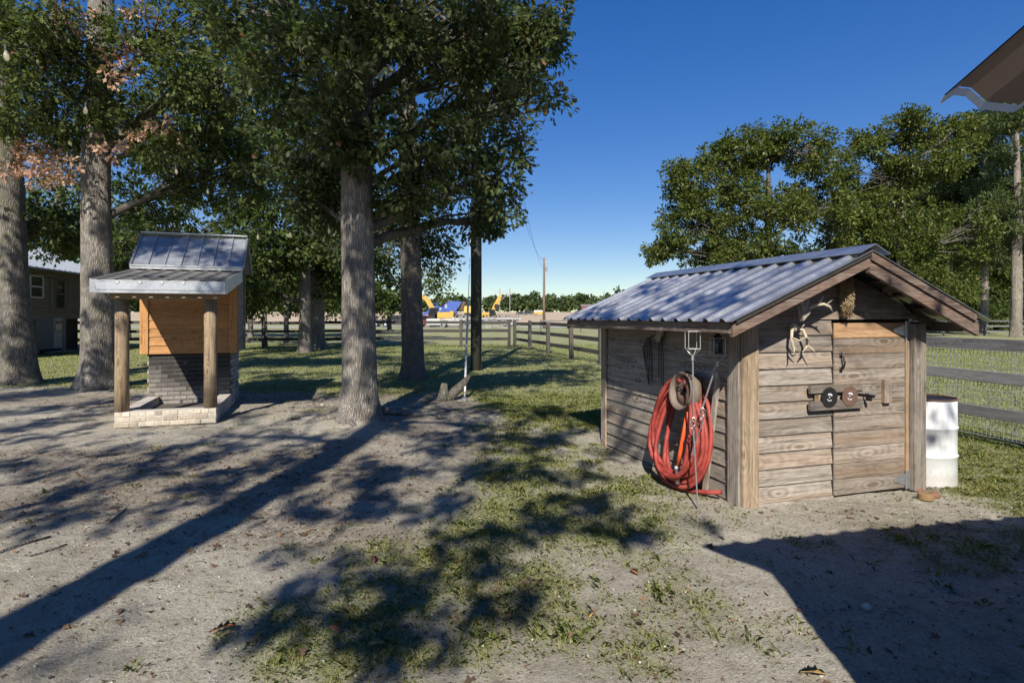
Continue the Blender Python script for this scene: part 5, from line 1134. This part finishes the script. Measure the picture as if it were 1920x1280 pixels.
# ------------------------------------------------------------------ small ground things
ps = gnd(835, 752); t = thing('tree_stump', 'low split old stump with a mossy root arm on the lawn near the stay wire', 'stump', (ps.x, ps.y, .05), .2)
b = MB(); b.tube([(-.05, 0, -.08), (-.03, 0, .12), (-.02, .02, .30)], [.13, .09, .055], 10, True, lambda a, p, i: 1 + .2 * math.sin(3 * a)); b.build('stub', M['bark_a'], t, True)
b = MB(); b.tube([(.05, .05, -.05), (.2, .1, .12), (.38, .15, .28), (.5, .18, .42)], [.11, .09, .07, .03], 9, True, lambda a, p, i: 1 + .2 * math.sin(2 * a + p.x * 8)); b.build('root_arm', M['bark_b'], t, True)
def fallen(label, u, v, s_, rz, m, grp='single fallen leaves on the sand'):
    p = gnd(u, v); q = T_OAK * s_; q[:, 2] += .012 + .25 * s_ * np.abs(q[:, 0] / s_) ** 1.0 * .3
    o = link('fallen_leaf', np_mesh('fallen_leaf', q, np.arange(len(q)).reshape(1, -1), m, np.full(len(q), .6)), None, (p.x, p.y, gzf(p.x, p.y) + .008), (R(8), R(-6), rz)); tag(o, label, 'leaf', grp)
    sol = o.modifiers.new('thick', 'SOLIDIFY'); sol.thickness = .0015
OR = flat('orange_leaf', (.30, .10, .03), .6, 0, .3, 30); TN = flat('yellow_brown_leaf', (.32, .2, .06), .6, 0, .35, 25); DR = flat('dark_red_leaf', (.16, .045, .03), .6, 0, .3, 30)
fallen('large yellow and brown leaf on pale sand at the bottom beside the roof shadow', 1500, 1262, .115, -1.9, TN)
fallen('orange leaf on the thin grass in front of the shed', 1196, 1075, .07, .6, OR); fallen('rust-orange curled leaf in the grass at bottom left', 395, 1192, .13, -1.2, OR); fallen('brown-orange leaf on the grassy sand near the viewer', 720, 1208, .08, 2.0, TN)
fallen('dark red leaf in the shaded grass left of the middle', 702, 1056, .08, .3, DR); fallen('small orange leaf on sand near the dappled middle', 640, 1188, .08, 1.0, OR); fallen('pale tan leaf in the thin grass', 1106, 1158, .07, -.5, TN)
g = random.Random(11)
def rock(label, u, v, s_, m):
    p = gnd(u, v); o = MB(); o.ball((0, 0, 0), (s_, s_ * .8, s_ * .55), 9, 6); o.v = [tuple(np.array(q) * (1 + .25 * (g.random() - .5))) for q in o.v]
    o = o.build('stone', m, None, True, (p.x, p.y, gzf(p.x, p.y) + s_ * .2), (0, 0, g.random() * 6)); tag(o, label, 'stone', 'stones lying on the sand')
ST = flat('pale_stone', (.42, .39, .34), .9, 0, .25, 20, .3)
rock('pale flat stone in the roof shadow', 1625, 1136, .035, ST); rock('pale stone by the trunk roots', 604, 762, .05, ST); rock('small pale pebble near the bottom of the sunlit sand', 1540, 1265, .012, ST)
RB = flat('red_brick_bit', (.17, .075, .05), .9, 0, .4, 20, .3)
rock('reddish brick piece at the foot of the barrel', 1752, 925, .06, RB); rock('reddish brick lump behind the log slice by the barrel', 1722, 915, .05, RB)
def stick(label, uv, r_, m='bark_b'):
    ps_ = [gnd(*q) for q in uv]; b = MB(); o = ps_[0]; b.tube([tuple(Vector((p.x, p.y, gzf(p.x, p.y) + r_ + .004)) - o) for p in ps_], r_, 5); o_ = b.build('stick', M[m], None, True, tuple(o)); tag(o_, label, 'stick', 'sticks lying on the sand')
stick('long dark stick lying on the sand at the left edge', [(0, 1040), (40, 1027), (95, 1012)], .008); stick('dark forked stick on the sand left of the trunk shadow', [(55, 1048), (100, 1036), (125, 1024)], .006); stick('thin twig on the sand below the grill', [(205, 982), (225, 968), (238, 958)], .006)
stick('short dark twig in the sand before the roof shadow', [(1398, 1170), (1402, 1180), (1400, 1187)], .006); stick('curved pale twig in the shaded sand at the middle bottom', [(946, 1148), (955, 1162), (966, 1168)], .005)

# grass blades, leaf litter, pebbles
def scatter(n, x0, x1, y0, y1, fn, over=4):
    x = RNG.uniform(x0, x1, n * over); u = RNG.random(n * over); y = y0 * (y1 / y0) ** u
    keep = (np.abs(x) < .93 * y + .6) & (RNG.random(n * over) < fn(x, y)) & (~inside(x, y)); return x[keep][:n], y[keep][:n]
def inside(x, y):
    lx = (x - 2.0) * .954 + (y - 5.02) * .30; ly = -(x - 2.0) * .30 + (y - 5.02) * .954
    s_ = (lx > -.03) & (lx < SW + .03) & (ly > -.05) & (ly < SD)
    gx_ = (x - GO.x) * .945 + (y - GO.y) * .327; gy_ = -(x - GO.x) * .327 + (y - GO.y) * .945
    return s_ | ((gx_ > -.02) & (gx_ < GW + .02) & (gy_ > -.02) & (gy_ < GD + .1))
def blades(name, x, y, ln, wd, tint, spread, kind='stuff', lean=.5, label=None):
    n = len(x); z = gz(x, y) - .004; a = RNG.random(n) * 6.283; le = lean * (.3 + RNG.random(n)); D = np.stack([np.cos(a) * le, np.sin(a) * le, np.ones(n)], 1); D = unit(D); sd = unit(np.stack([-np.sin(a + spread * RNG.normal(size=n)), np.cos(a), np.zeros(n)], 1))
    C = np.stack([x, y, z], 1); h = (ln * (.5 + RNG.random(n)))[:, None]; ww = wd[:, None] if hasattr(wd, 'shape') else wd
    mid = C + D * h * .55; tip = C + D * h * .8 + np.stack([np.cos(a), np.sin(a), -.15 * np.ones(n)], 1) * h * .35 * lean
    P = np.stack([C - sd * ww, C + sd * ww, mid + sd * ww * .8, tip, mid - sd * ww * .8], 1)
    o = link(name, np_mesh(name, P.reshape(-1, 3), np.arange(n * 5).reshape(n, 5), M['grass'], np.repeat(tint, 5)), kind=kind)
    if label: o['label'] = label
    return o
# tufts near the viewer
cx, cy = scatter(5200, -4.5, 6.5, 2.2, 12.5, lambda x, y: np.clip(masks(x, y)[0] * .75 + .014, 0, 1) * (.35 + .65 * sst(.42, .62, fbm(x * 2.2, y * 2.2, 77, 3))))
k = RNG.integers(8, 22, len(cx)); rx = np.repeat(cx, k) + RNG.normal(0, .035, k.sum()); ry = np.repeat(cy, k) + RNG.normal(0, .035, k.sum())
ln = np.repeat(RNG.uniform(.02, .06, len(cx)), k)
blades('grass', rx, ry, ln, (.0009 + .00022 * ry), np.clip(np.repeat(RNG.normal(.5, .2, len(cx)), k) + RNG.normal(0, .15, len(rx)), 0, 1), .4, lean=.9, label='thin tufts of grass growing through the sandy yard')
x, y = scatter(150000, -4, 7, 2.2, 12, lambda x, y: masks(x, y)[0] * .95 + .006); blades('grass', x, y, .024 * np.ones(len(x)), (.0006 + .0002 * y), np.clip(RNG.normal(.55, .25, len(x)), 0, 1), .4, lean=1.2, label='short sparse turf on the sand')
x, y = scatter(150000, -22, 22, 8, 34, lambda x, y: masks(x, y)[0]); blades('grass', x, y, .05 * np.ones(len(x)), (.001 + .00035 * y), np.clip(RNG.normal(.5, .22, len(x)), 0, 1), .4, lean=.8, label='mown lawn under the trees')
# dead leaves, chips and twigs on the sand
x, y = scatter(34000, -9, 6, 2.2, 15, lambda x, y: np.clip(masks(x, y)[1] * .9 + .10, 0, 1)); n = len(x); a = RNG.random(n) * 6.283
D = np.stack([np.cos(a), np.sin(a), .25 * RNG.normal(size=n)], 1); C = np.stack([x, y, gz(x, y) + .006], 1)
link('leaf_litter', leaf_mesh('leaf_litter', C, D, np.where(RNG.random(n) < .06, .035 + .04 * RNG.random(n), .009 + .024 * RNG.random(n) ** 2.2), T_MID * np.array([1.1, 1, 1.5]), M['litter'], np.clip(RNG.beta(1.3, 2, n), 0, 1), 1.6), kind='stuff')['label'] = 'brown leaf bits strewn over the sand'
b = MB()
for q in range(900):
    xx, yy = RNG.uniform(-4.5, 3), 2.4 * (5 ** RNG.random()); 
    if abs(xx) > .95 * yy or inside(np.array([xx]), np.array([yy]))[0]: continue
    if RNG.random() > .25 + .75 * masks(np.array([xx]), np.array([yy]))[1][0]: continue
    a = RNG.random() * 6.28; L = RNG.uniform(.02, .10); dx, dy = math.cos(a) * L, math.sin(a) * L
    b.tube([(xx, yy, gzf(xx, yy) + .004), (xx + dx * .5 + RNG.normal() * .008, yy + dy * .5, gzf(xx + dx / 2, yy + dy / 2) + .010), (xx + dx, yy + dy, gzf(xx + dx, yy + dy) + .004)], .0022, 4, False)
b.build('twig_litter', M['bark_b'], kind='stuff')['label'] = 'small twigs scattered on the sand'
b = MB()
for q in range(900):
    xx, yy = RNG.uniform(-4, 4.5), 2.3 * (4 ** RNG.random())
    if abs(xx) > .95 * yy or inside(np.array([xx]), np.array([yy]))[0]: continue
    s_ = RNG.uniform(.003, .009); b.ball((xx, yy, gzf(xx, yy) + s_ * .3), (s_, s_ * RNG.uniform(.6, 1), s_ * .6), 6, 3)
b.build('pebbles', ST, None, True, kind='stuff')['label'] = 'tiny pale pebbles in the sand'
S.view_layers[0].update()
